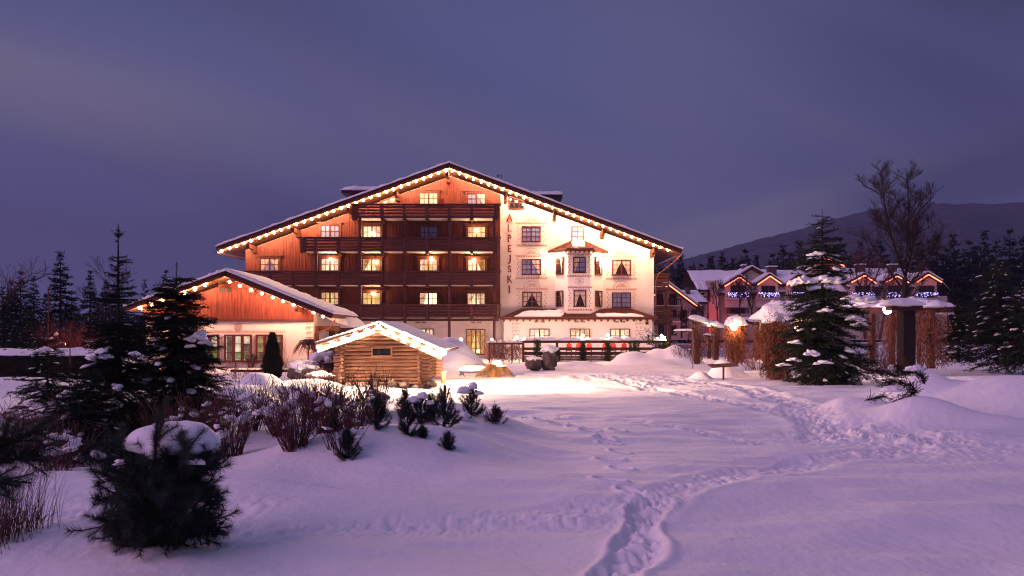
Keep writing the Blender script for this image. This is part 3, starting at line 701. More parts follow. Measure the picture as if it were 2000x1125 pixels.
# oriel bay -------------------------------------------------------------------
def tilted_tiles(parent, A, B, C, D, rows, cols, th=.05, name='roof_tiles'):
    """A,B eave left/right, D,C ridge left/right"""
    b = MB(); A, B, C, D = map(Vector, (A, B, C, D)); n = (B - A).cross(D - A).normalized()
    for r in range(rows):
        for k in range(cols):
            f0, f1 = r / rows, (r + 1.12) / rows; g0, g1 = (k + .04) / cols, (k + .96) / cols
            def pt(g_, f_): return (A * (1 - g_) + B * g_) * (1 - f_) + (D * (1 - g_) + C * g_) * f_
            q = [pt(g0, f0), pt(g1, f0), pt(g1, min(f1, 1)), pt(g0, min(f1, 1))]; o0 = n * (th * 1.3); o1 = n * .02
            b.add([q[0] + o0, q[1] + o0, q[2] + o1, q[3] + o1, q[0], q[1], q[2], q[3]], [(0, 1, 2, 3), (4, 5, 1, 0), (5, 6, 2, 1), (6, 7, 3, 2), (7, 4, 0, 3)])
    return stuff(b.build(name, TILE, parent))
def snow_quad(parent, A, B, C, D, h, seed, name='snow', nx=40, ny=12, rag=.12):
    A, B, C, D = [np.array(v, float) for v in (A, B, C, D)]; n = np.cross(B - A, D - A); n /= np.linalg.norm(n)
    U, Vv = np.meshgrid(np.linspace(0, 1, nx), np.linspace(0, 1, ny))
    w = fbm(U * 9 + seed, Vv * 3, seed, 3)
    V2 = Vv * (1 - rag * (1 + 2 * fbm(U * 7 + seed * 2, U * 0 + 1.5, seed + 9, 3))) ; U2 = .5 + (U - .5) * (1 + rag * w)
    prof = np.sqrt(np.clip(1 - np.abs(2 * U - 1) ** 6, 0, 1)) * np.sqrt(np.clip(1 - np.abs(2 * Vv - 1) ** 4, 0, 1))
    base = (A * (1 - U2)[..., None] + B * U2[..., None]) * (1 - V2)[..., None] + (D * (1 - U2)[..., None] + C * U2[..., None]) * V2[..., None]
    top = base + n * (prof * h * (1 + .5 * w))[..., None] + n * .03
    bot = base + n * .012
    V_ = np.concatenate([top.reshape(-1, 3), bot.reshape(-1, 3)]); idx = np.arange(nx * ny).reshape(ny, nx)
    q = np.stack([idx[:-1, :-1], idx[:-1, 1:], idx[1:, 1:], idx[1:, :-1]], -1).reshape(-1, 4)
    return obj_np(name, V_, [np.concatenate([q, q[:, ::-1] + nx * ny])], SNOW, parent, True)
YO = 56.75
pl = [(X(1084, YW), YW - .002), (X(1110, YO), YO), (X(1153, YO), YO), (X(1178, YW), YW - .002)]
zb, zt = Z(613, YO), Z(488, YO)
b = MB(); n = len(pl)
b.add([(x, y, zb) for x, y in pl] + [(x, y, zt) for x, y in pl], [(0, 1, 5, 4), (1, 2, 6, 5), (2, 3, 7, 6), (3, 2, 1, 0), (4, 5, 6, 7)])
bay = b.build('oriel', PLASTER, hotel)
top1, top2 = P(1116, 471, YW - .2), P(1141, 471, YW - .2)
e0, e1, e2, e3 = P(1070, 491, YW), P(1106, 485.5, 56.1), P(1160, 486, 56.1), P(1188, 492, YW)
tilted_tiles(hotel, e1, e2, top2, top1, 7, 16, .05); tilted_tiles(hotel, e0, e1, top1, top1 - Vector((.02, 0, 0)), 7, 9, .05); tilted_tiles(hotel, e2, e3, top2 + Vector((.02, 0, 0)), top2, 7, 8, .05)
b = MB(); b.add([e0, e1, e2, e3, e0 - Vector((0, 0, .12)), e1 - Vector((0, 0, .12)), e2 - Vector((0, 0, .12)), e3 - Vector((0, 0, .12)), top1, top2],
      [(4, 5, 1, 0), (5, 6, 2, 1), (6, 7, 3, 2), (7, 6, 5, 4), (0, 1, 8), (1, 2, 9, 8), (2, 3, 9), (8, 9, 3, 0)]); b.build('oriel_roof', TRIMW, hotel)
for i in range(7):
    f_ = i / 6; q = e1.lerp(e2, f_); b = MB(); b.box(q.x - .06, q.x + .06, 56.12, 56.7, q.z - .26, q.z - .125); b.build('rafter_end', TRIMW, hotel)
snow_quad(hotel, e1.lerp(top1, .25) + Vector((.4, 0, 0)), e2.lerp(top2, .25) - Vector((.5, 0, 0)), top2, top1, .16, 5, 'roof_snow', 24, 10)
window(hotel, YO - .01, 1120, 1143, 503, 532, 'blue', REDFR, leaves=1, sub=(2, 3)); window(hotel, YO - .01, 1121, 1144, 568, 598, 'dark', REDFR, leaves=1, sub=(2, 3))
def facet_window(p0, p1, f0, f1, y0, y1, st):
    p0 = Vector((*p0, 0)); p1 = Vector((*p1, 0)); d = (p1 - p0); nrm = Vector((d.y, -d.x, 0)).normalized()
    if nrm.y > 0: nrm = -nrm
    a = p0 + d * f0; c = p0 + d * f1; Ym = (a.y + c.y) / 2; zb, zt = Z(y1, Ym), Z(y0, Ym); U = Vector((0, 0, 1)); b = MB()
    def q(p, z, o): return p + U * z + nrm * o
    b.add([q(a, zb, .03), q(c, zb, .03), q(c, zt, .03), q(a, zt, .03), q(a, zb, 0), q(c, zb, 0), q(c, zt, 0), q(a, zt, 0)], [(0, 1, 2, 3), (4, 0, 3, 7), (1, 5, 6, 2), (3, 2, 6, 7), (0, 4, 5, 1)])
    win = b.build('window', GLASSD if st == 'dark' else LIT, hotel); b = MB()
    for p_, z_, p2, z2 in ((a, zb, c, zb), (a, zt, c, zt), (a, zb, a, zt), (c, zb, c, zt)): b.bar(q(p_, z_, .06), q(p2, z2, .06), .1, .1)
    m_ = a.lerp(c, .5); b.bar(q(m_, zb, .05), q(m_, zt, .05), .04, .04)
    for k in (1, 2): zz = zb + (zt - zb) * k / 3; b.bar(q(a, zz, .05), q(c, zz, .05), .04, .04)
    b.build('frame', TRIMW, win)
    b = MB(); e_ = a.lerp(c, .55); b.add([q(e_, zt - .05, .04), q(c, zt - .05, .04), q(c, zb + .05, .04), q(a.lerp(c, .85), zb + .05, .04)], [(0, 3, 2, 1)]); b.build('curtain', DRAPE, win)
for y0, y1, st in ((504, 536, 'dark'), (569, 599, 'dark')):
    facet_window(pl[0], pl[1], .12, .62, y0, y1, st); facet_window(pl[2], pl[3], .38, .86, y0, y1, st)
# painted ornaments (flat print on the plaster) ----------------------------------
def orn(b, Y, x0, x1, y0, y1, fan=True, sides=True, low=True):
    a, c, zb, zt = X(x0, Y), X(x1, Y), Z(y1, Y), Z(y0, Y); w = c - a; s = .115
    def dash(x, z, hx, hz): b.box(x - hx, x + hx, Y - .006, Y - .002, z - hz, z + hz)
    def tri(x, z, up): b.add([(x - s, Y - .006, z), (x + s, Y - .006, z), (x, Y - .006, z + (s * 1.3 if up else -s * 1.3))], [(0, 1, 2)])
    e = .36; n = int((w + 2 * e + .5) / .2)
    for i in range(n):
        x = a - e - .2 + (w + 2 * e + .4) * (i + .5) / n; tri(x, zt + .32, False)
        if low: tri(x, zb - .34, True)
    dash((a + c) / 2, zt + .37, w / 2 + e + .25, .012)
    if low: dash((a + c) / 2, zb - .38, w / 2 + e + .2, .012)
    if sides:
        m = int((zt - zb) / .17)
        for i in range(m):
            z = zb - .1 + (zt - zb + .25) * (i + .5) / m
            for x in (a - e, c + e): dash(x + (.05 if i % 2 else -.05), z, .04, .06)
    if fan:
        cx = (a + c) / 2; z0_ = zt + .44
        for R_ in (.66, .42):
            k = int(R_ * 22)
            for i in range(k + 1):
                q = PI * i / k; p_ = (cx + R_ * math.cos(q), z0_ + R_ * .8 * math.sin(q)); b.add([(p_[0] - .055, Y - .006, p_[1]), (p_[0], Y - .006, p_[1] - .055), (p_[0] + .055, Y - .006, p_[1]), (p_[0], Y - .006, p_[1] + .055)], [(0, 1, 2, 3)])
        for i in range(1, 8):
            q = PI * i / 8; b.bar((cx + .12 * math.cos(q), Y - .004, z0_ + .1 * math.sin(q)), (cx + .36 * math.cos(q), Y - .004, z0_ + .29 * math.sin(q)), .004, .05, up=(-math.sin(q), 0, math.cos(q)))
def rosette(b, Y, px, py, r):
    cx, cz = X(px, Y), Z(py, Y)
    for i in range(16):
        q = 2 * PI * i / 16
        for R_, s in ((r, .04), (r * .7, .03)):
            x, z = cx + R_ * math.cos(q), cz + R_ * math.sin(q); b.add([(x - s, Y - .006, z), (x, Y - .006, z - s), (x + s, Y - .006, z), (x, Y - .006, z + s)], [(0, 1, 2, 3)])
    for i in range(8):
        q = 2 * PI * i / 8; b.bar((cx + .04 * math.cos(q), Y - .004, cz + .04 * math.sin(q)), (cx + r * .55 * math.cos(q), Y - .004, cz + r * .55 * math.sin(q)), .004, .035, up=(-math.sin(q), 0, math.cos(q)))
def quoin(b, Y, px0, px1, y0, y1):
    for i, px in enumerate((px0, px1)):
        z, zb = Z(y0, Y), Z(y1, Y); k = 0; x = X(px, Y)
        while z > zb:
            hw = .15 if k % 2 else .09
            b.box(x - hw, x + hw, Y - .006, Y - .002, z - .04, z); b.box(x - hw, x - hw + .05, Y - .006, Y - .002, z - .17, z - .042); z -= .3; k += 1
b = MB()
for r in ((1020, 1055, 443, 472), (1020, 1056, 507, 536), (1021, 1057, 571, 598), (1196, 1231, 508, 537), (1196, 1231, 572, 600)): orn(b, WP, *r, low=r[3] < 590)
stuff(b.build('painted_ornament', PAINT, hotel))
b = MB(); orn(b, YO - .002, 1120, 1143, 503, 532, fan=False); orn(b, YO - .002, 1121, 1144, 568, 598, fan=False); rosette(b, YO - .002, 1132, 549, .34)
stuff(b.build('painted_ornament', PAINT, hotel))
# ground floor front and its tiled canopy ----------------------------------------
YG = 56.6
b = MB(); b.box(X(984, YG), X(1274, YG), YG, YW - .004, -.7, Z(622, YG)); b.build('ground_floor_wall', PLASTER, hotel)
zr, ze, YE = Z(603, YW), Z(620.5, 56.0), 56.0
A_, B_, C_, D_ = Vector((X(977, YE), YE, ze)), Vector((X(1285, YE), YE, ze)), Vector((X(1231, YW), YW, zr)), Vector((X(1020, YW), YW, zr))
tilted_tiles(hotel, A_, B_, C_, D_, 9, 74, .05, 'canopy_tiles')
tilted_tiles(hotel, B_, Vector((X(1285, YE), YW, ze)), C_ + Vector((.01, 0, 0)), C_, 9, 8, .05, 'canopy_tiles'); tilted_tiles(hotel, Vector((A_.x, YW, ze)), A_, D_, D_ - Vector((.01, 0, 0)), 9, 8, .05, 'canopy_tiles')
b = MB(); b.add([A_, B_, C_, D_, (B_.x, YW, ze), (A_.x, YW, ze), A_ - Vector((0, 0, .14)), B_ - Vector((0, 0, .14)), (B_.x, YW, ze - .14), (A_.x, YW, ze - .14)],
                [(0, 1, 2, 3), (1, 4, 2), (5, 0, 3), (6, 7, 1, 0), (7, 8, 4, 1), (9, 6, 0, 5), (9, 8, 7, 6)]); b.build('canopy_roof', FASC, hotel)
n = 24
for i in range(n):
    x = A_.x + .3 + (B_.x - A_.x - .6) * i / (n - 1); b = MB(); b.box(x - .06, x + .06, YE + .1, YG - .003, ze - .3, ze - .142); b.build('rafter_end', TRIMW, hotel)
def onslope(px, f_):
    g_ = (X(px, 57) - X(977, 57)) / (X(1285, 57) - X(977, 57)); return (A_ * (1 - g_) + B_ * g_) * (1 - f_) + (D_ * (1 - g_) + C_ * g_) * f_
snow_quad(hotel, onslope(1000, .06), onslope(1094, .06), onslope(1110, .86), onslope(1000, .72), .15, 3, 'canopy_snow', 50, 12)
snow_quad(hotel, onslope(1166, .05), onslope(1262, .05), onslope(1258, .40), onslope(1172, .42), .13, 8, 'canopy_snow', 50, 10)
for x0, x1 in ((1035, 1072), (1114, 1151), (1192, 1229)):
    window(hotel, YG - .01, x0, x1, 643, 667, 'lit', BROWNFR, sub=(2, 2))
    for k in (-1, 1):
        q = (x0 + x1) / 2 + k * 6; b = MB(); b.box(X(q - 4.4, YG), X(q + 4.4, YG), YG - .03, YG - .002, Z(630, YG), Z(627, YG)); b.build('vent', METAL, hotel)
for cx in (822, 930):
    for k in (-1, 1):
        q = cx + k * 6; b = MB(); b.box(X(q - 4.4, YW), X(q + 4.4, YW), YW - .03, YW - .002, Z(631.5, YW), Z(628.5, YW)); b.build('vent', METAL, hotel)
window(hotel, YW - .01, 912, 947, 644, 692, 'lit', REDFR, sub=(2, 4), name='terrace_door', sill=False)
window(hotel, YW - .01, 818, 846, 643, 668, 'lit', REDFR, sub=(2, 2))
b = MB(); b.box(X(1263, YG) - .1, X(1263, YG) + .1, YG - .2, YG - .002, Z(634, YG), Z(629, YG)); b.build('wall_bell', BLACK, hotel)
b = MB(); quoin(b, YG, 1004, 1011, 624, 656); quoin(b, YG, 1245, 1253, 624, 664); stuff(b.build('painted_ornament', PAINT, hotel))
# red cloth hung over the top balcony
b = MB(); b.box(X(856, YB), X(867, YB), YB + .1, YB + .13, Z(408, YB), Z(388, YB)); tag(b.build('cloth', REDC), 'bright red cloth hung on the topmost balcony beside the lit window', 'cloth')
# wall lamps on the balconies
for px, py in ((725, 455), (930, 449), (645, 506), (732, 511), (842, 505), (925, 507), (728, 573)):
    p = P(px, py, WC - .45); b = MB(); b.bar((p.x, WC - .05, p.z + .16), (p.x, p.y, p.z + .16), .05, .05); b.lathe((p.x, p.y, p.z), [(.05, .1), (.09, .14), (.03, .2)], 8)
    l = b.build('wall_lamp', BLACK, hotel); add_bulb(l, p, .12, BALB, 120)
# flood lights washing the white wall
for px, py, tx, ty, pw in ((1079, 504, 1079, 560, 400), (1181, 505, 1186, 560, 400)):
    p = P(px, py, YW - .62); b = MB(); b.bar((p.x, YW, p.z + .1), (p.x, p.y, p.z + .1), .06, .06); b.box(p.x - .16, p.x + .16, p.y - .08, p.y + .1, p.z + .08, p.z + .2)
    l = b.build('wall_lamp', BLACK, hotel); add_bulb(l, p, .13, GLOBE, pw, (1, .62, .33))
p = P(1128, 473, YW - .9); b = MB(); b.box(p.x - .2, p.x + .2, p.y - .1, p.y + .1, p.z - .1, p.z + .02); l = b.build('wall_lamp', BLACK, hotel); p2 = p + Vector((0, 0, .12)); add_bulb(l, p2, .1, GLOBE, 240, (1, .66, .4))

# string of lights along the hotel gable --------------------------------------------
def lights_string(name, label, pts, Y, r, m, power, color, cat='light string', sag=.12, drop=.0):
    t = thing(name, label, cat, P(pts[0][0], pts[0][1], Y)); jr = random.Random(len(pts)); W3 = [P(x + jr.uniform(-.8, .8), y + jr.uniform(-.6, .6), Y) for x, y in pts]
    b = MB(); path = []
    for p, q in zip(W3[:-1], W3[1:]):
        for k in range(4):
            f_ = k / 4; s = p.lerp(q, f_); s = s + Vector((0, .0, -sag * 4 * f_ * (1 - f_) + r * .9)); path.append(s)
    path.append(W3[-1] + Vector((0, 0, r * .9))); b.tube(path, .018, 4); b.build('cable', BLACK, t)
    for p in W3: add_bulb(t, p, r, m, power, color)
    return t
HL = [(433 + (871 - 433) * i / 30, 488.5 + (331.5 - 488.5) * i / 30) for i in range(31)] + [(883 + (1304 - 883) * i / 30, 332 + (486 - 332) * i / 30) for i in range(31)]
lights_string('string_lights', 'long string of globe lights along both slopes of the big hotel gable', [(x_, y_ + 3) for x_, y_ in HL], YR + .55, .08, GLOBE, 215, (1, .51, .26))
# ------------------------------------------------------------------ low annex with its own gable
YA, YAR = 40.0, 38.7
annex = thing('annex', 'low gabled side building with red brown plank gable above a white wall', 'building', (X(448, YA), YA, -.3))
aA, aL, aR = P(441, 529, YAR), P(243, 599, YAR), P(652, 613, YAR)
def aroof(x, d): 
    E = aL if x < aA.x else aR
    return aA.z + (E.z - aA.z) * (x - aA.x) / (E.x - aA.x) - d
ax0, ax1 = X(286, YA), X(612, YA); zc = Z(625, YA)
b = MB(); b.prism([(ax0, -.6), (ax1, -.6), (ax1, aroof(ax1, .45)), (aA.x, aA.z - .45), (ax0, aroof(ax0, .45))], YA, YA + 4.6); b.build('wall', PLASTER, annex)
cladding(annex, ax0, ax1, zc, lambda x: aroof(x, .46), YA, .17, 4)
b = MB(); b.box(ax0 - .03, ax1 + .05, YA - .12, YA - .085, zc - .1, zc + .04); b.build('base_board', DARKW, annex)
roof_parts(annex, aA, aL, aR, YAR, YA + 5, .22, .17, .24, .16, seed=31)
for px in (300, 388, 441, 500, 592):
    x = X(px, YA); zt = aroof(x, .46); b = MB(); b.box(x - .08, x + .08, YAR + .1, YA - .004, zt - .26, zt - .01); b.build('purlin', TRIMW, annex)
for k in (-1, 1):
    q = 443 + k * 6.5; b = MB(); b.box(X(q - 4.5, YA), X(q + 4.5, YA), YA - .11, YA - .086, Z(570, YA), Z(562, YA)); b.build('vent', BLACK, annex)
for x0, x1 in ((380, 427), (441, 491), (502, 551)):
    w_ = window(annex, YA - .01, x0, x1, 655, 705, 'hall', REDFR, leaves=3, sub=(1, 3), frame_t=.1)
    a, c = X(x0, YA), X(x1, YA); zb, zt = Z(705, YA), Z(655, YA); rng = random.Random(x0)
GREEN = glow('green_room_glow', (0.20, 0.42, 0.04), .38, .5, 4); DIMR = glow('dim_room_glow', (.5, .3, .14), .12, .6, 5); PALEG = glow('pale_room_glow', (1, .8, .5), .55, .2, 3)  # room light put in as glow on the flat panels seen through the panes
def panel(win_px, y0, y1, m, nm, yo):
    x0, x1 = win_px; w_ = [o for o in annex.children if o.name.startswith('window')]
    b = MB(); Yp = YA - yo; b.box(X(x0, Yp), X(x1, Yp), Yp, Yp + .004, Z(y1, Yp), Z(y0, Yp)); b.build(nm, m, annex)
for (x0, x1, y0, y1, m, nm) in ((460, 489, 688, 702, GREEN, 'green_table'), (443, 458, 657, 703, DIMR, 'dark_pillar'), (461, 473, 658, 670, PALEG, 'wall_screen'), (476, 489, 672, 687, DIMR, 'sideboard'), (383, 426, 680, 703, GREEN, 'green_table'),
                                (506, 519, 688, 702, DIMR, 'sideboard'), (538, 549, 668, 690, DIMR, 'shelf'), (524, 536, 672, 700, DIMR, 'dark_pillar'), (404, 410, 657, 680, DIMR, 'dark_pillar')):
    panel((x0, x1), y0, y1, m, nm, .065)
b = MB(); rosette(b, YA - .01, 465, 639, .22)
for x0, x1 in ((380, 427), (441, 491), (502, 551)):
    Yo = YA - .01; a, c = X(x0, Yo), X(x1, Yo); zt, zb = Z(655, Yo), Z(705, Yo)
    n = 16
    for i in range(n):
        x = a - .2 + (c - a + .4) * (i + .5) / n; b.add([(x - .05, Yo - .006, zt + .22), (x + .05, Yo - .006, zt + .22), (x, Yo - .006, zt + .14)], [(0, 1, 2)]); b.box(x - .03, x + .03, Yo - .006, Yo - .002, zt + .26, zt + .29)
        b.add([(x - .05, Yo - .006, zb - .16), (x + .05, Yo - .006, zb - .16), (x, Yo - .006, zb - .1)], [(0, 1, 2)])
    for s in (a - .17, c + .17):
        for i in range(12):
            z = zb + (zt - zb) * (i + .5) / 12; b.box(s - .035 + .03 * (i % 2), s + .005 + .03 * (i % 2), Yo - .006, Yo - .002, z - .03, z + .03)
quoin(b, YA - .01, 602, 608, 628, 690); stuff(b.build('painted_ornament', PAINT, annex))
# porch under the right eave
b = MB(); zt = Z(630, YA + .6); b.box(ax1 + .01, X(664, YA + 1), YA + .9, YA + 1.1, zt - .5, zt - .2); b.box(ax1 + .05, ax1 + .2, YA + .3, YA + .5, -.5, zt - .2); b.box(X(655, YA + 1), X(655, YA + 1) + .14, YA + .9, YA + 1.05, -.5, zt - .5); b.build('porch_frame', TRIMW, annex)
b = MB(); b.box(ax1 + .01, X(690, YA + 3.4), YA + 3.4, YA + 3.5, -.5, zt - .3); b.build('porch_wall', DARKW, annex)
b = MB(); b.tube([(aR.x - .05, YAR + .4, aR.z - .38), (aR.x - .5, YA - .3, aR.z - .8), (ax1 + .12, YA - .1, aR.z - 1.15), (ax1 + .1, YA - .1, -.3)], .045, 6); b.build('drainpipe', TRIMW, annex)
V_, F_ = pillow_np((X(680, 44), 43.5, Z(632, 44) + .05), 1.6, 5, .5, seed=12, slope=-.35, nx=20, ny=16); obj_np('roof_snow', V_, [F_], SNOW, annex, True)
ALP = [(273, 601), (296, 594), (318, 586), (360, 571), (380, 563.5), (401, 556), (448, 549), (469, 557), (490, 564.5), (511, 572), (532, 579.5), (553, 587), (573, 594), (612, 609), (631, 616)]
lights_string('string_lights', 'string of larger globe lights below the low red brown gable', [(x_, y_ + 1.5) for x_, y_ in ALP], YAR + .1, .078, GLOBE, 150, (1, .49, .25))

# ------------------------------------------------------------------ log cabin
YC = 22.9
cabin = thing('log_cabin', 'small log cabin with glowing pale barge boards in the snow', 'log cabin', (X(745, YC), YC, -.02))
PX_ = F / YC
cx0, cx1 = X(671, YC), X(821, YC); z0c = Z(752, YC); pitch = 7.3 / PX_; rlog = pitch * .47
def log_mesh(L, r, seed, axis, m):
    rng = np.random.default_rng(seed); n, k = 12, 16; t = np.linspace(0, L, n); q = np.linspace(0, 2 * PI, k, endpoint=False); T, Qa = np.meshgrid(t, q, indexing='ij')
    R = r * (1 + fbm(T * 1.3 + seed * 3.1, np.cos(Qa) * .8 + np.sin(Qa) * .5 + seed, seed, 2) * .16) * (1 - .05 * T / L)
    wob = fbm(T * .6 + seed * 7, T * 0 + .3, seed + 4, 2) * r * .18
    A_, B_ = R * np.cos(Qa), R * np.sin(Qa) + wob
    Vx = np.stack([T, A_, B_], -1) if axis == 'x' else np.stack([A_, T, B_], -1)
    Vx = Vx.reshape(-1, 3); idx = np.arange(n * k).reshape(n, k); i2 = np.roll(idx, -1, 1)
    Q_ = np.stack([idx[:-1], i2[:-1], i2[1:], idx[1:]], -1).reshape(-1, 4)
    Vx = np.concatenate([Vx, [[0, 0, 0]] if axis == 'x' else [[0, 0, 0]], [[L, 0, 0]] if axis == 'x' else [[0, L, 0]]]); c0 = n * k
    T3 = np.concatenate([np.stack([i2[0], idx[0], np.full(k, c0)], -1), np.stack([idx[-1], i2[-1], np.full(k, c0 + 1)], -1)])
    return mesh_np('log', Vx, [Q_, T3], m, True)
def put(me, nm, loc, parent, rot=None):
    o = link(nm, me, parent); o.location = Vector(loc) - origin(parent)
    if rot: o.rotation_euler = rot
    return o
Lx = cx1 - cx0; Dp = 4.3
frontl = [log_mesh(Lx + .62, rlog, s, 'x', LOGM) for s in range(5)]; sidel = [log_mesh(Dp + .62, rlog, s + 9, 'y', LOGY) for s in range(4)]
rows = 12; rc = random.Random(4)
def slotx(z): return z
for i in range(rows):
    z = z0c + rlog + i * pitch + .0
    put(rc.choice(frontl), 'log', (cx0 - .31 + rc.uniform(-.05, .05), YC, z), cabin, (rc.uniform(0, 6.28), 0, 0))
    put(rc.choice(frontl), 'log', (cx0 - .31, YC + Dp, z), cabin)
    for xx in (cx0, cx1): put(rc.choice(sidel), 'log', (xx, YC - .30 + rc.uniform(-.05, .04), z + pitch * .5), cabin, (0, rc.uniform(0, 6.28), 0))
cA, cL, cR = P(740, 628, 22.1), P(616, 669, 22.1), P(870, 684, 22.1)
def croof(x, d):
    E = cL if x < cA.x else cR
    return cA.z + (E.z - cA.z) * (x - cA.x) / (E.x - cA.x) - d
i = rows
while True:
    z = z0c + rlog + i * pitch
    xs = np.linspace(cx0, cx1, 60); ok = [x for x in xs if croof(x, .16) > z + rlog]
    if len(ok) < 6 or i > 24: break
    me = log_mesh(ok[-1] - ok[0], rlog, 40 + i, 'x', LOGM); put(me, 'log', (ok[0], YC, z), cabin); i += 1
b = MB(); b.prism([(cx0 + .03, z0c), (cx1 - .03, z0c), (cx1 - .03, croof(cx1, .2)), (cA.x, cA.z - .3), (cx0 + .03, croof(cx0, .2))], YC + .02, YC + Dp - .02); b.build('dark_gap_core', BARK, cabin)  # dark core, the shade in the gaps between logs is put into its colour
roof_parts(cabin, cA, cL, cR, 22.1, YC + Dp + .7, .10, .035, .13, .12, seed=50, fmat=PALEW)
for E in (cL, cR):
    d = (E - cA); n_ = Vector((-d.z, 0, d.x)).normalized(); n_ = n_ if n_.z > 0 else -n_
    for o0, o1, yy_ in ((-.33, -.175, 22.06),):
        p = [cA + n_ * o0, cA + d * .995 + n_ * o0, cA + d * .995 + n_ * o1, cA + n_ * o1]; b = MB(); b.prism([(q.x, q.z) for q in p], yy_ - .04, yy_); b.build('barge_board', PALEW, cabin)
    k = 7
    for j in range(k):
        for h_ in (-.275, -.225):
            p0 = cA + d * ((j + .25) / k) + n_ * h_; p1 = cA + d * ((j + .75) / k) + n_ * h_; b = MB(); b.bar((p0.x, 22.012, p0.z), (p1.x, 22.012, p1.z), .012, .022, up=n_); b.build('carved_groove', TRIMW, cabin)
Wc0, Wc1, Wz0, Wz1 = X(729, YC), X(764, YC), Z(694, YC), Z(680.5, YC); Yw = YC - rlog
b = MB(); b.box(Wc0, Wc1, Yw - .02, Yw + .05, Wz0, Wz1); cw = b.build('window', GLASSD, cabin); t = .055; b = MB()
b.box(Wc0 - t, Wc1 + t, Yw - .06, Yw + .05, Wz1, Wz1 + t * 1.3); b.box(Wc0 - t, Wc1 + t, Yw - .06, Yw + .05, Wz0 - t, Wz0); b.box(Wc0 - t, Wc0, Yw - .057, Yw + .05, Wz0, Wz1); b.box(Wc1, Wc1 + t, Yw - .057, Yw + .05, Wz0, Wz1); b.build('frame', LOGM, cw)
for px, py in ((655, 671), (686, 666)):
    p = P(px, py, YC - .4); b = MB(); b.box(p.x - .07, p.x + .07, p.y, p.y + .3, p.z - .05, p.z + .05); b.build('purlin', PALEW, cabin)
def boulder_np(c, R, seed, az=0, rough=.3, sub=3, flat=.8): return blobs([c], [R], [az], sub, seed, rough, flat)
for j, (px, py, rw, rh) in enumerate(((664, 754, .10, .08), (680, 755, .15, .10), (706, 755, .17, .11), (732, 753, .14, .14), (767, 751, .16, .13), (790, 753, .17, .10), (813, 756, .16, .06), (832, 757, .16, .06), (846, 753, .14, .08), (838, 748, .2, .1))):
    Ys = YC - .22 if j < 7 else YC + .05; p = P(px, py, Ys); V_, F_ = boulder_np((p.x, Ys, p.z), (rw, rw * .9, rh * 1.3), j + 60, rough=.18, flat=.7)
    o = obj_np('foundation_stone', V_, [F_], STONE, cabin, True)
CLP = [(624, 671), (648, 661.5), (671, 652), (694, 643), (717, 634.5), (740, 628), (763, 635), (788, 645), (812, 656), (836, 667), (857, 677)]
lights_string('string_lights', 'short string of dazzling lights on the log cabin barge boards', [(x_, y_ + 11) for x_, y_ in CLP], 21.98, .055, GLOBE, 240, (1, .64, .40), sag=.03)
# bright flood light at the right corner of the cabin eave
p = P(862, 688, 22.2); fl = thing('flood_light', 'dazzling flood light at the right eave corner of the log cabin', 'flood light', p)
b = MB(); b.box(p.x - .10, p.x + .12, p.y - .02, p.y + .12, p.z - .08, p.z + .10); b.build('housing', BLACK, fl)
o = link('lens', mesh_np('lens', ICO[2][0] * np.array([.12, .06, .09]), ICO[2][1], GLOBE, True), fl); o.location = (0.06, -.06, -.02)
spot('flood_beam', p + Vector((.2, -.2, -.02)), (2.6, 26.5, -.2), 9500, (1, .60, .36), 150, 1.0, .12, fl)
# rain chain and tub
xt, Yt = X(866, 22.6), 22.6; zt0 = gz(xt, Yt)
tub = thing('wooden_tub', 'tall tapered wooden tub standing by the right corner of the log cabin', 'tub', (xt, Yt, Z(747, Yt)))
b = MB(); zb = Z(749, Yt); ht = Z(725, Yt) - zb; b.lathe((xt, Yt, zb), [(.065, 0), (.10, ht), (.088, ht), (.085, ht - .05)], 14); b.build('body', POT, tub)
b = MB()
for f_ in (.25, .8): b.lathe((xt, Yt, zb + ht * f_ - .015), [(.066 + .036 * f_, 0), (.068 + .036 * f_, .03)], 14)
b.build('hoop', METAL, tub)
ch = thing('rain_chain', 'thin rain chain hanging from the cabin eave down to the wooden tub', 'chain', (xt - .06, Yt - .1, zb + ht)); b = MB()
zq = Z(690, Yt); n = 26
for j in range(n):
    z = zb + ht * .4 + (zq - zb - ht * .4) * j / n; h_ = (zq - zb - ht * .4) / n; dx = .008 * (1 if j % 2 else -1)
    b.bar((xt - .10 + dx, Yt - .13, z), (xt - .10 + dx, Yt - .13, z + h_ * .9), .012, .012)
b.build('links', METAL, ch)

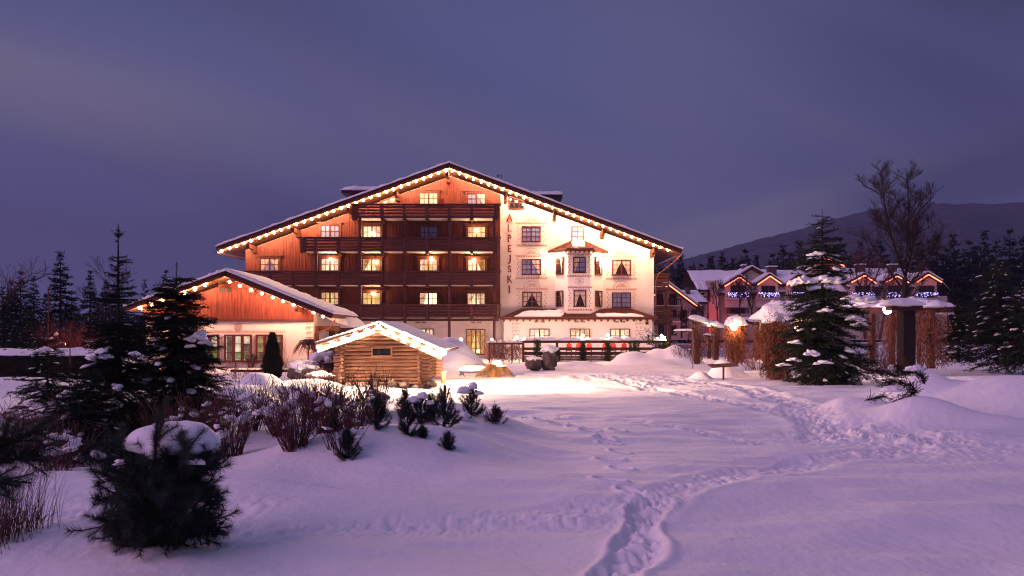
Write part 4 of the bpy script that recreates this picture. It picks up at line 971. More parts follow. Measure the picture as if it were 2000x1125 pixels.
# ------------------------------------------------------------------ terrace rail
YT = 52.0; gzT = -.42
rail = thing('terrace_fence', 'dark timber terrace rail with snow on top in front of the white ground floor', 'fence', (X(1160, YT), YT, gzT))
tx0, tx1 = X(1020, YT), X(1300, YT); posts = [1022, 1049, 1088, 1139, 1187, 1239, 1297]
for q0, q1 in zip(posts[:-1], posts[1:]):
    a, c = X(q0, YT) + .09, X(q1, YT) - .09
    for y0, y1, d in ((664.5, 670, .05), (678.5, 684, .04), (687, 693.5, .04)):
        b = MB(); b.box(a, c, YT - d, YT + d, Z(y1, YT), Z(y0, YT)); b.build('rail', DARKW, rail)
    V_, F_ = pillow_np(((a + c) / 2, YT, Z(664.5, YT)), c - a + .25, .34, .22, seed=q0, nx=30, ny=8, edge=6, rough=.3, under=.25); obj_np('snow', V_, [F_], SNOW, rail, True)
    n = max(2, int((c - a) / .42))
    for r in range(3):
        for k in range(n + 1):
            off = (r % 2) * .5; u0, u1 = max(0, k - off) / n, min(n, k + 1 - off) / n
            if u1 <= u0: continue
            z0_ = Z(694, YT) - .02 - (r + 1) * .2; b = MB(); rr = random.Random(k * 7 + r + q0)
            b.box(a + (c - a) * u0 + .012, a + (c - a) * u1 - .012, YT + .02 + rr.uniform(0, .02), YT + .3, z0_ + .012, z0_ + .19); b.build('block', BLOCK, rail)
for q in posts:
    x = X(q, YT); b = MB(); b.box(x - .09, x + .09, YT - .09, YT + .09, gzT - .2, Z(663, YT) - .03); b.build('post', DARKW, rail)
def garland(px, Y, ytop, r, seed, label):
    rng = np.random.default_rng(seed); x = X(px, Y); zt, zb = Z(ytop, Y), gz(x, Y) - .05; n = 420
    h = rng.random(n); q = rng.random(n) * 2 * PI; rr = r * (.55 + .45 * rng.random(n)) * (1 - .15 * h)
    p = np.stack([x + rr * np.cos(q), Y - .0 + rr * np.sin(q), zb + (zt - zb) * h], 1); d = np.stack([np.cos(q) * .5, np.sin(q) * .5, rng.normal(size=n) * .4 + .1], 1) * r * .8
    V_, F_ = needles(np.concatenate([p, p + d], 1), 70, .10, .022, rng)
    t = thing('fir_garland', label, 'garland', (x, Y, zb), 'fir garlands wrapped round the terrace posts'); stuff(obj_np('needles', V_, [F_], GARL, t))
    b = MB(); b.tube([(x, Y, zb), (x, Y, zt)], .05, 6); b.build('core', BARK, t)
garland(1049, YT - .25, 664, .24, 1, 'pointed fir garland on the terrace post left of the first lit window'); garland(1088, YT - .22, 684, .2, 2, 'short fir garland on the terrace post above the square boulder')
garland(1138, YT - .22, 666, .2, 3, 'fir garland on the lamp post before the second lit window'); garland(1187, YT - .22, 668, .2, 4, 'fir garland on the lamp post between second and third lit windows')
garland(1239, YT - .35, 667, .34, 5, 'fat round fir garland on the terrace post rising from the heaped snow'); garland(1296, YT - .3, 672, .4, 6, 'bushy fir garland under the twin globes at the right terrace end')
LAMPN = [0]
def post_lamp(px, py, Y, label, power=16, r=.115, base=None):
    p = P(px, py, Y); zb = Z(base, Y) if base else Z(666, YT); t = thing('post_lamp', label, 'lamp', (p.x, Y, zb), 'globe lamps along the terrace')
    b = MB(); b.tube([(p.x, Y, zb), (p.x, Y, p.z - r)], .03, 6); b.lathe((p.x, Y, p.z - r - .04), [(.07, 0), (.075, .05)], 8); b.build('stem', BLACK, t)
    add_bulb(t, p, r, GLOBE, power * 11, (1, .55, .36), 'globe')
for px, py, Y, lb, pw, bs in ((900, 663, 50, 'globe lamp rising from a bush behind the big heap of snow', 18, 690), (960.5, 663.5, 52, 'small globe lamp right of the lit terrace door', 10, 690),
                      (1010, 659, YT, 'bright globe lamp above the twig screen at the left end of the rail', 18, 664), (1005, 664, YT + .6, 'half hidden globe just behind the lamp above the twig screen', 8, 672), (1049, 655, YT + .6, 'globe lamp before the first lit ground floor window', 9, 664),
                      (1059, 659, YT + 1.4, 'small globe beside the pointed garland', 7, 666), (1138, 655.5, YT, 'globe lamp on the rail post before the second lit window', 18, 664), (1187, 655, YT, 'globe lamp on the rail post left of the third lit window', 18, 664),
                      (1219, 659, YT + 1.5, 'globe lamp inside the third lit window frame', 7, 668), (1292, 656, YT + .3, 'upper globe of the twin lamp at the right end of the terrace', 11, 668), (1297, 660, YT - .2, 'lower globe of the twin lamp at the right end of the terrace', 13, 670),
                      (934, 686, 51, 'low globe glowing on the steps below the terrace door', 8, 694)):
    post_lamp(px, py, Y, lb, pw, .115, bs)
def chair(px, Y, seed, label):
    x = X(px, Y); z0 = Z(696, Y); t = thing('terrace_chair', label, 'chair', (x, Y, z0), 'red chairs on the terrace'); w = .46
    b = MB(); b.box(x - w / 2, x + w / 2, Y - .2, Y + .25, z0 + .42, z0 + .48); b.build('seat', REDC, t)
    b = MB(); b.prism([(x - w / 2, z0 + .55), (x + w / 2, z0 + .55), (x + w / 2 - .05, z0 + .98), (x, z0 + 1.06), (x - w / 2 + .05, z0 + .98)], Y - .26, Y - .205); b.build('backrest', REDC, t)
    for sx in (-1, 1):
        for sy in (-.18, .2): b = MB(); b.box(x + sx * (w / 2 - .03) - .02, x + sx * (w / 2 - .03) + .02, Y + sy - .02, Y + sy + .02, z0, z0 + .42); b.build('leg', DARKW, t)
        b = MB(); b.box(x + sx * (w / 2 - .02) - .02, x + sx * (w / 2 - .02) + .02, Y - .25, Y - .207, z0 + .3, z0 + .56) ; b.build('back_post', DARKW, t)
    V_, F_ = pillow_np((x, Y + .02, z0 + .48), w, .42, .1, seed=seed, nx=10, ny=8); obj_np('snow', V_, [F_], SNOW, t, True)
for px, Y, lb in ((1111, 53.2, 'red terrace chair before the second lit window, leftmost of the row'), (1130, 53.0, 'red terrace chair just left of the lamp before the second lit window'), (1150, 53.2, 'red terrace chair just right of the lamp before the second lit window'),
                  (1181, 53.2, 'red terrace chair just left of the lamp between the right hand windows'), (1197, 53, 'red terrace chair just right of the lamp between the right hand windows'), (1218, 53.4, 'red terrace chair nearest the fat round garland')):
    chair(px, Y, px, lb)
# twig screen left of the rail
rng = np.random.default_rng(8); n = 520; xs = X(950, 51) + (X(1022, 51) - X(950, 51)) * rng.random(n); S = []
for x in xs:
    z = gzT + 1.2 * rng.random(); a = rng.normal() * .5 - .3; L_ = .35 + .6 * rng.random(); y = 51 + rng.normal() * .12
    S.append((x, y, z, x + math.sin(a) * L_, y + rng.normal() * .08, z + math.cos(a) * L_ * (1 if rng.random() < .6 else -.5), .016, .006))
V1, F1 = seg_tubes(S, 3); ts = thing('twig_screen', 'tangled screen of bent twigs and branches with a snowy rail beside the terrace door', 'screen', (X(985, 51), 51, gzT))
stuff(obj_np('twigs', V1, [F1], VINE, ts)); b = MB()
for px in (956, 1000): b.box(X(px, 51) - .06, X(px, 51) + .06, 51.05, 51.17, gzT - .2, Z(668, 51)); 
b.build('post', DARKW, ts); b = MB(); b.box(X(953, 51), X(1022, 51), 51.0, 51.2, Z(673, 51), Z(669, 51)); b.build('rail', DARKW, ts)
V_, F_ = pillow_np((X(987, 51), 51.1, Z(669, 51)), X(1022, 51) - X(953, 51), .3, .15, seed=4, nx=40, ny=8, rough=.35); obj_np('snow', V_, [F_], SNOW, ts, True)

# boulders ------------------------------------------------------------------------
def boulder(px, py, Y, rx_, ry_, rz_, seed, label, snow=.35, az=0, m=BOULD, sx=1.0):
    x = X(px, Y); z = Z(py, Y); t = thing('boulder', label, 'boulder', (x, Y, z), 'snow capped boulders in the garden')
    V_, F_ = boulder_np((x, Y, z + rz_ * .2), (rx_, ry_, rz_), seed, az, .34, 4, .7); o = obj_np('rock', V_, [F_], m, t, True)
    top = V_[:, 2].max(); V2, F2 = blobs([(x + .03, Y, top - snow * .55)], [(rx_ * .95 * sx, ry_ * .98, snow)], [az], 4, seed, .34, .7); obj_np('snow_cap', V2, [F2], SNOW, t, True)
boulder(1040, 716, 37.5, .42, .4, .42, 71, 'low boulder capped with snow left of the square one before the terrace', .17)
boulder(1071, 714, 38, .50, .5, .68, 77, 'tall square boulder with a thick snow cap before the terrace', .26)
boulder(634, 728, 24.3, .50, .5, .52, 79, 'big dark boulder under a smooth snow dome left of the log cabin', .30)
boulder(592, 741, 23.2, .50, .45, .42, 83, 'sloping dark boulder with ragged snow beside the pointed thuja', .28, .3)
# low bench and clump of ornamental grass before the heap
xb, Yb_ = X(926, 28.6), 28.6; zb = gz(xb, Yb_) - .04
t = thing('garden_bench', 'low garden bench buried under snow left of the straw coloured grass', 'bench', (xb, Yb_, zb)); w = .62
b = MB(); b.box(xb - w, xb + w, Yb_ - .2, Yb_ + .2, zb + .22, zb + .27); b.build('seat', DARKW, t)
b = MB(); b.box(xb - w * .6, xb + w, Yb_ + .22, Yb_ + .26, zb + .3, zb + .52); b.build('backrest', TRIMW, t)
for sx in (-1, 1):
    b = MB(); x = xb + sx * (w - .12); b.bar((x - .12, Yb_ - .15, zb), (x - .02, Yb_ - .15, zb + .22), .035, .035); b.bar((x + .12, Yb_ - .15, zb), (x + .02, Yb_ - .15, zb + .22), .035, .035); b.box(x - .08, x + .08, Yb_ - .165, Yb_ - .135, zb + .1, zb + .13); b.build('leg', BLACK, t)
V_, F_ = pillow_np((xb, Yb_, zb + .27), w * 2.1, .5, .24, seed=6, nx=24, ny=10); obj_np('snow', V_, [F_], SNOW, t, True)
def grass_clump(px, py, Y, R, hgt, n, seed, label, m, name='ornamental_grass', droop=1.0, up=.5, rad=.006, group=None):
    rng = np.random.default_rng(seed); x = X(px, Y); z = gz(x, Y) - .03; S = []
    for i in range(n):
        q = rng.random() * 2 * PI; r = R * rng.random() ** .5; h_ = hgt * (.7 + .4 * rng.random()); bx, by = x + .25 * r * math.cos(q), Y + .25 * r * math.sin(q)
        pts = []
        for k in range(6):
            f_ = k / 5; o = r * f_ ** 1.3; zz = h_ * (f_ * (2 - f_ * (1 + droop * (r / R)))) ; pts.append((bx + o * math.cos(q), by + o * math.sin(q), z - .05 + max(zz, 0)))
        for k in range(5): S.append((*pts[k], *pts[k + 1], rad * (1 - k / 6), rad * (1 - (k + 1) / 6)))
    V_, F_ = seg_tubes(S, 3); t = thing(name, label, 'grass clump', (x, Y, z), group); stuff(obj_np('blades', V_, [F_], m, t)); return t
t = grass_clump(966, 732, 28.6, .70, .84, 1000, 5, 'domed clump of straw coloured grass with snow lying in its middle', STRAW, droop=.95, rad=.012)
V_, F_ = blobs([(X(973, 28.3), 28.3, t.location.z + .58), (X(980, 28.1), 28.1, t.location.z + .50)], [(.26, .2, .16), (.2, .18, .12)], [.5, .2], 3, 4); obj_np('snow', V_, [F_], SNOW, t, True)
# signboard and thin pole
xs_, Ys_ = X(1413, 27), 27.0; zs = Z(737, Ys_); t = thing('information_board', 'slanted board on a single thin post in the snow before the pergola', 'sign', (xs_, Ys_, zs))
b = MB(); b.box(xs_ - .03, xs_ + .03, Ys_ - .03, Ys_ + .03, zs - .1, Z(717, Ys_)); b.build('post', DARKW, t)
b = MB(); zt = Z(716, Ys_); b.add([(xs_ - .55, Ys_ - .3, zt - .04), (xs_ + .5, Ys_ - .3, zt + .02), (xs_ + .5, Ys_ + .25, zt + .10), (xs_ - .55, Ys_ + .25, zt + .04), (xs_ - .55, Ys_ - .3, zt), (xs_ + .5, Ys_ - .3, zt + .06), (xs_ + .5, Ys_ + .25, zt + .14), (xs_ - .55, Ys_ + .25, zt + .08)],
      [(0, 3, 2, 1), (4, 5, 6, 7), (0, 1, 5, 4), (1, 2, 6, 5), (2, 3, 7, 6), (3, 0, 4, 7)]); b.build('board', TRIMW, t)
xp_, Yp_ = X(1353, 38), 38.0; t = thing('marker_pole', 'thin snow crusted pole standing left of the pergola arch', 'pole', (xp_, Yp_, Z(718, Yp_)))
b = MB(); b.tube([(xp_, Yp_, Z(720, Yp_)), (xp_ + .02, Yp_, Z(660, Yp_)), (xp_ - .06, Yp_, Z(647, Yp_)), (xp_ - .7, Yp_ + .2, Z(645, Yp_)), (xp_ - 1.0, Yp_ + .3, Z(652, Yp_))], .03, 6); b.build('shaft', METAL, t)
V_, F_ = pillow_np((xp_ - .5, Yp_ + .15, Z(646, Yp_)), 1.1, .15, .12, seed=9, nx=14, ny=6); obj_np('snow', V_, [F_], SNOW, t, True)

# ------------------------------------------------------------------ pergolas with dry vines
def vine_np(x, Y, zb, zt, r, n, seed, hang=1.0, spread=1.0):
    rng = np.random.default_rng(seed); S = []
    for i in range(n):
        q = rng.random() * 2 * PI; hq = rng.random() ** .8; rr = r * (.6 + .6 * rng.random()) * spread * (.72 + .42 * math.sin(hq * 7 + q + seed) ** 2 + .28 * hq); p = np.array([x + rr * math.cos(q), Y + rr * math.sin(q), zb + (zt - zb) * hq])
        d = np.array([0, 0, -1.0]) if rng.random() < .75 else rng.normal(size=3)
        for k in range(4):
            d = d + rng.normal(size=3) * .45 * np.array([1, 1, .5]); d /= np.linalg.norm(d); L_ = .10 + .16 * rng.random(); e = p + d * L_
            e[0] = x + np.clip(e[0] - x, -rr * 1.35, rr * 1.35)
            S.append((*p, *e, .012, .006)); p = e
            if p[2] < zb: break
    return S
def pergola(name_label, cols, beams, caps, seed, leafy=()):
    x0, Y0 = X(cols[0][0], cols[0][3]), cols[0][3]; t = thing('pergola', name_label, 'pergola', (x0, Y0, Z(cols[0][2], Y0)))
    for i, (px, yt, yb, Y, w, vn, vr) in enumerate(cols):
        x = X(px, Y); b = MB(); w = w * (.7 if vn else 1); b.box(x - w / 2, x + w / 2, Y - w / 2, Y + w / 2, Z(yb, Y) - .15, Z(yt, Y)); b.build('column', TRIMW if vn else BARK, t)
        if vn:
            S_ = np.array(vine_np(x, Y, Z(yb, Y), Z(yt, Y), vr, vn, seed + i, spread=1.15)); V_, F_ = seg_tubes(S_, 3); stuff(obj_np('vine', V_, [F_], VINE, t))
            V_, F_ = needles(S_[::2, 0:6], 5, .08, .045, np.random.default_rng(seed + i), lean=.3); stuff(obj_np('dry_leaves', V_, [F_], LEAF, t))
    for (pa, ya, Ya, pb_, yb2, Yb2, w, h_) in beams:
        b = MB(); b.bar(P(pa, ya, Ya), P(pb_, yb2, Yb2), w, h_); b.build('beam', DARKW, t)
    for j, (px, py, Y, lx, ly, h_, sl_) in enumerate(caps):
        p = P(px, py, Y); V_, F_ = pillow_np((p.x, Y, p.z), lx, ly, h_, seed=seed + j * 3, slope=sl_, nx=36, ny=12, rough=.22, edge=3.2, under=.3); obj_np('snow_cap', V_, [F_], SNOW, t, True)
    return t
pergola('vine grown pergola arch of two posts left of the glowing vine column', [(1361, 632, 706, 41, .42, 260, .26), (1398, 634, 698, 41, .40, 120, .22), (1385, 660, 696, 46, .3, 120, .3)],
        [(1350, 630, 41, 1412, 640, 41, .4, .16), (1376, 655, 45, 1398, 660, 45, .2, .1)], [(1379, 631, 41, 2.1, .75, .30, -.30), (1388, 655, 45, .9, .3, .14, -.1)], 100)
pergola('vine column lit orange by a hidden lamp, with a snowy beam to the right', [(1436, 634, 706, 36, .36, 800, .33), (1478, 640, 700, 40, .3, 120, .2)], [(1430, 627, 36, 1492, 632, 38, .5, .22)],
        [(1436, 634, 35.8, 1.0, .9, .46, 0), (1462, 627, 36.8, 1.9, .6, .2, -.04)], 200)
pergola('broad vine smothered pergola end with a huge snow cap behind the fir', [(1491, 628, 702, 33, .42, 260, .27), (1517, 628, 737, 27.5, .34, 1100, .33), (1562, 632, 718, 31, .26, 220, .26), (1592, 640, 714, 34, .26, 140, .24)],
        [(1488, 622, 30, 1600, 618, 30, .9, .2)], [(1542, 622, 29.6, 2.75, 1.9, .68, .0), (1520, 630, 28, 1.0, .9, .4, 0), (1630, 600, 31, 2.4, 1.6, .32, .1)], 300)
pergola('right hand pergola bay with thick dark front post and reddish vines', [(1770, 600, 716, 26.5, .46, 0, 0), (1818, 606, 713, 30, .34, 460, .33), (1742, 612, 706, 33, .3, 240, .24), (1704, 612, 702, 35, .26, 160, .2), (1795, 612, 704, 34, .2, 120, .18)],
        [(1690, 606, 31, 1850, 604, 31, .8, .30), (1735, 601, 26.5, 1795, 601, 26.5, .5, .22)], [(1775, 599, 30.5, 3.6, 1.5, .36, 0), (1762, 596, 26.4, 1.45, .9, .24, 0), (1842, 612, 31, .7, .6, .2, -.1)], 400)
def hang_lamp(px, py, Y, label, r, m, power, col):
    p = P(px, py, Y); t = thing('pergola_lamp', label, 'lamp', p); b = MB(); b.tube([(p.x, Y, p.z + r * .9), (p.x, Y, p.z + .3)], .012, 5); b.lathe((p.x, Y, p.z + r * .8), [(.09, 0), (.03, .06)], 8); b.build('holder', BLACK, t); add_bulb(t, p, r, m, power * 2.2, col, 'globe')
hang_lamp(1385, 635, 40.5, 'small white lamp hanging in the left pergola arch', .07, GLOBE, 14, (1, .72, .5))
hang_lamp(1433, 640, 35.3, 'orange lamp glowing against the tall vine column', .15, GLOBE, 75, (1, .5, .17)); hang_lamp(1556, 640, 28.6, 'orange lamp hidden in the vines behind the fir', .09, GLOBE, 40, (1, .45, .14))
hang_lamp(1733, 606, 28.6, 'dazzling pinkish white lamp beside the thick dark pergola post', .16, GLOBEW, 70, (1, .62, .66))
# ------------------------------------------------------------------ chalets behind
YH = 120.0
ch = thing('chalet_row', 'long row of holiday chalets with snowy roof and red outlined gables', 'building', (X(1600, YH), YH, -.5))
def wall_box(parent, px0, px1, yt, Y, depth=10, yb=664, m=BEIGE, nm='wall'):
    b = MB(); b.box(X(px0, Y), X(px1, Y), Y, Y + depth, Z(yb, Y), Z(yt, Y)); return b.build(nm, m, parent)
def roof_slab(parent, px0, px1, yr, ye, Y0, Y1, nm='roof', th=.35, snow=.3):
    A_ = P(px0, ye, Y0); B_ = P(px1, ye, Y0); zr_ = Z(yr, Y1)
    b = MB(); b.add([A_, B_, (B_.x, Y1, zr_), (A_.x, Y1, zr_), A_ - Vector((0, 0, th)), B_ - Vector((0, 0, th)), (B_.x, Y1, zr_ - th), (A_.x, Y1, zr_ - th), (A_.x, Y1 * 2 - Y0, A_.z), (B_.x, Y1 * 2 - Y0, B_.z)],
                    [(0, 1, 2, 3), (4, 7, 6, 5), (0, 4, 5, 1), (1, 5, 6, 2), (3, 7, 4, 0), (3, 2, 9, 8)]); r = b.build(nm, DARKW, parent)
    snow_quad(r, A_ + Vector((0, 0, .02)), B_ + Vector((0, 0, .02)), Vector((B_.x, Y1, zr_ + .02)), Vector((A_.x, Y1, zr_ + .02)), snow, px0, 'roof_snow', 40, 8, .03); return r
wall_box(ch, 1380, 1500, 577, YH); wall_box(ch, 1500, 1850, 578, YH + .02)
roof_slab(ch, 1364, 1505, 527, 572, YH - 1, YH + 7); roof_slab(ch, 1500, 1655, 526, 570, YH - 1, YH + 7); roof_slab(ch, 1655, 1812, 523, 560, YH - 1, YH + 7)
b = MB(); b.add([P(1838, 545, YH - .5), P(1858, 569, YH - .5), P(1858, 569, YH + 5), P(1812, 523, YH + 6)], [(0, 1, 2, 3)]); b.build('roof_snow', SNOW, ch)
def gable(parent, ax_, ay, lx, ly, rx2, ry, Y, neon=True, depth=6, wall=None, yb=600, door=True):
    A_, L_, R_ = P(ax_, ay, Y), P(lx, ly, Y), P(rx2, ry, Y)
    wl = lx + (ax_ - lx) * .22; wr = rx2 - (rx2 - ax_) * .22
    f = lambda px: (A_.z + (L_.z - A_.z) * (ax_ - px) / (ax_ - lx)) if px < ax_ else (A_.z + (R_.z - A_.z) * (px - ax_) / (rx2 - ax_))
    b = MB(); b.prism([(X(wl, Y), Z(yb, Y)), (X(wr, Y), Z(yb, Y)), (X(wr, Y), f(wr) - .5), (A_.x, A_.z - .5), (X(wl, Y), f(wl) - .5)], Y + .8, Y + depth); b.build('gable_wall', BEIGE, parent)
    for E in (L_, R_):
        d = E - A_; n_ = Vector((-d.z, 0, d.x)).normalized(); n_ = n_ if n_.z > 0 else -n_
        def stp(o0, o1, a0=0., a1=1.): return [(q.x, q.z) for q in (A_ + d * a0 + n_ * o0, A_ + d * a1 + n_ * o0, A_ + d * a1 + n_ * o1, A_ + d * a0 + n_ * o1)]
        b = MB(); b.prism(stp(-.42, 0), Y, Y + depth); r = b.build('gable_roof', FASC, parent)
        b = MB(); b.prism(stp(.01, .26), Y + .12, Y + depth); b.build('roof_snow', SNOW, r)
        if neon:
            b = MB(); b.prism(stp(-.48, -.32, .1, .97), Y - .16, Y - .02); b.build('rope_light', NEON, r)
            b = MB(); b.prism(stp(-.43, -.37, .1, .97), Y - .20, Y - .165); b.build('rope_light_core', NEONC, r)
gable(ch, 1469.5, 520, 1436, 541, 1500, 537, YH + 1.0, neon=False)
gable(ch, 1444.5, 536, 1412, 556, 1469, 554, YH - 2); gable(ch, 1504, 534, 1476, 553, 1529, 551, YH - 2); gable(ch, 1560, 536, 1533, 554, 1586, 553, YH - 2)
gable(ch, 1612, 500, 1583, 520, 1652, 516, YH + 2); gable(ch, 1689, 533, 1660, 548, 1714, 550, YH - 2); gable(ch, 1752, 534, 1727, 548, 1778, 549, YH - 2); gable(ch, 1813, 531, 1787, 548, 1842, 548, YH - 2)
for x0, x1, yt, yb in ((1452, 1456, 518, 535), (1502, 1517, 521, 540), (1676, 1690, 517, 535), (1740, 1752, 517, 530)):
    b = MB(); b.box(X(x0, YH + 3), X(x1, YH + 3), YH + 3, YH + 4.2, Z(yb, YH + 3), Z(yt, YH + 3)); c_ = b.build('chimney', CHIM, ch); b = MB(); b.box(X(x0, YH + 3) - .15, X(x1, YH + 3) + .15, YH + 2.9, YH + 4.3, Z(yt, YH + 3), Z(yt, YH + 3) + .2); b.build('chimney_cap', SNOW, c_)
def opening(parent, x0, x1, y0, y1, Y, style='dark'):
    b = MB(); b.box(X(x0, Y), X(x1, Y), Y - .05, Y, Z(y1, Y), Z(y0, Y)); w_ = b.build('window', GLASSD, parent); b = MB(); a, c, zb, zt = X(x0, Y), X(x1, Y), Z(y1, Y), Z(y0, Y); t = .09
    b.box(a - t, c + t, Y - .12, Y, zt, zt + t); b.box(a - t, a, Y - .12, Y, zb, zt); b.box(c, c + t, Y - .12, Y, zb, zt); b.box((a + c) / 2 - .05, (a + c) / 2 + .05, Y - .1, Y - .051, zb, zt); b.build('frame', BROWNFR, w_); return w_
def balc(parent, x0, x1, yt, yb, Y, fairy=False, seed=0):
    a, c, zt, zb = X(x0, Y), X(x1, Y), Z(yt, Y), Z(yb, Y); b = MB(); b.box(a, c, Y, Y + 1.5, zb - .18, zb); o = b.build('balcony', BEIGE, parent); b = MB(); b.box(a, c, Y - .06, Y + .04, zt - .12, zt)
    n = int((c - a) / .22)
    for i in range(n + 1): x = a + (c - a) * i / n; b.box(x - .05, x + .05, Y - .03, Y + .01, zb + .05, zt - .12)
    b.build('railing', DARKW, o)
    if fairy:
        rng = np.random.default_rng(seed); m = 70; pts = np.stack([a + (c - a) * rng.random(m), np.full(m, Y - .14) - .05 * rng.random(m), zt - .05 - .75 * rng.random(m) ** 1.6], 1)
        V_, F_ = blobs(pts, np.full((m, 3), .05), np.zeros(m), 1, 1, 0, 1); stuff(obj_np('fairy_lights', V_, [F_], FAIRY, o))
YQ = YH - 1.2
for i, (x0, x1) in enumerate(((1421, 1462), (1481, 1522), (1541, 1582), (1664, 1708), (1728, 1768), (1788, 1832))):
    balc(ch, x0, x1, 571, 582, YQ - 1.2, True, i); opening(ch, x0 + 7, x1 - 9, 559, 581, YQ - .01); 
    opening(ch, x0 + 7, x1 - 9, 590, 612, YH - .01); balc(ch, x0, x1, 602, 613, YH - 1.3); opening(ch, x0 + 7, x1 - 9, 622, 646, YH - .01)
# red lit stair tower at the left end
t1 = wall_box(ch, 1378, 1404, 548, YH - 1.6, 6, nm='tower_wall'); roof_slab(ch, 1362, 1384, 548, 566, YH - 3, YH, 'porch_roof')
b = MB(); b.box(X(1383, YH - 1.7), X(1387, YH - 1.7), YH - 1.75, YH - 1.61, Z(590, YH), Z(568, YH)); b.build('window', GLASSD, ch); balc(ch, 1366, 1384, 578, 588, YH - 3); balc(ch, 1366, 1384, 612, 622, YH - 3)
for px in (1366, 1383):
    b = MB(); b.box(X(px, YH - 3) - .1, X(px, YH - 3) + .1, YH - 3, YH - 2.8, Z(660, YH), Z(566, YH)); b.build('post', DARKW, ch)
RL = (1, .07, .04)
for px, py, Y, pw in ((1392, 640, YH - 5, 300), (1398, 600, YH - 4, 60), (1330, 640, 92, 60)): 
    q = P(px, py, Y); t = thing('red_flood_lamp', {1392: 'red flood lamp on the ground before the chalet stair tower', 1398: 'red lamp at the middle of the chalet stair tower', 1330: 'red flood lamp before the small chalet behind the hotel corner'}[px], 'flood light', q)
    b = MB(); b.box(q.x - .12, q.x + .12, Y - .12, Y - .02, q.z - .1, q.z + .1); b.build('housing', BLACK, t); add_bulb(t, q + Vector((0, .12, 0)), .08, NEON, pw, RL)
# nearer chalet behind the hotel corner
Y2 = 96.0; c2 = thing('small_chalet', 'chalet with one red outlined gable slope peeking out behind the hotel corner', 'building', (X(1320, Y2), Y2, -.5))
b = MB(); b.prism([(X(1262, Y2), Z(664, Y2)), (X(1368, Y2), Z(664, Y2)), (X(1368, Y2), Z(600, Y2)), (X(1306, Y2), Z(559, Y2)), (X(1262, Y2), Z(592, Y2))], Y2, Y2 + 9); b.build('wall', BEIGE, c2)
A_, L_, R_ = P(1306, 552, Y2 - 1.2), P(1252, 590, Y2 - 1.2), P(1369, 599, Y2 - 1.2)
for E in (L_, R_):
    d = E - A_; n_ = Vector((-d.z, 0, d.x)).normalized(); n_ = n_ if n_.z > 0 else -n_
    def stp(o0, o1, a0=0., a1=1.): return [(q.x, q.z) for q in (A_ + d * a0 + n_ * o0, A_ + d * a1 + n_ * o0, A_ + d * a1 + n_ * o1, A_ + d * a0 + n_ * o1)]
    b = MB(); b.prism(stp(-.36, 0), Y2 - 1.2, Y2 + 10); r = b.build('roof', FASC, c2); b = MB(); b.prism(stp(.01, .25), Y2 - 1.1, Y2 + 10); b.build('roof_snow', SNOW, r); b = MB(); b.prism(stp(-.34, -.20, .03, .99), Y2 - 1.34, Y2 - 1.21); b.build('rope_light', NEON, r); b = MB(); b.prism(stp(-.29, -.25, .03, .99), Y2 - 1.38, Y2 - 1.345); b.build('rope_light_core', NEONC, r)
for x0, x1, y0, y1 in ((1308, 1320, 576, 600), (1284, 1294, 576, 600), (1333, 1340, 607, 618), (1353, 1360, 606, 617), (1310, 1320, 606, 620), (1286, 1296, 634, 655), (1312, 1320, 637, 655), (1334, 1340, 637, 648)): opening(c2, x0, x1, y0, y1, Y2 - .01)
balc(c2, 1280, 1332, 584, 596, Y2 - 1.4); balc(c2, 1280, 1332, 615, 627, Y2 - 1.4)
b = MB(); b.box(X(1330, Y2 - 1.4), X(1333, Y2 - 1.4), Y2 - 1.4, Y2 - 1.2, Z(660, Y2), Z(596, Y2)); b.build('post', DARKW, c2)
Y3 = 108; s3 = thing('snowy_roof_house', 'low house showing only its snowy roof and chimney between the two chalets', 'building', (X(1355, Y3), Y3, -.5)); wall_box(s3, 1326, 1380, 586, Y3); roof_slab(s3, 1322, 1384, 566, 590, Y3 - 1, Y3 + 6)
b = MB(); b.box(X(1341, Y3 + 2), X(1348, Y3 + 2), Y3 + 2, Y3 + 3, Z(580, Y3), Z(559, Y3)); b.build('chimney', CHIM, s3)

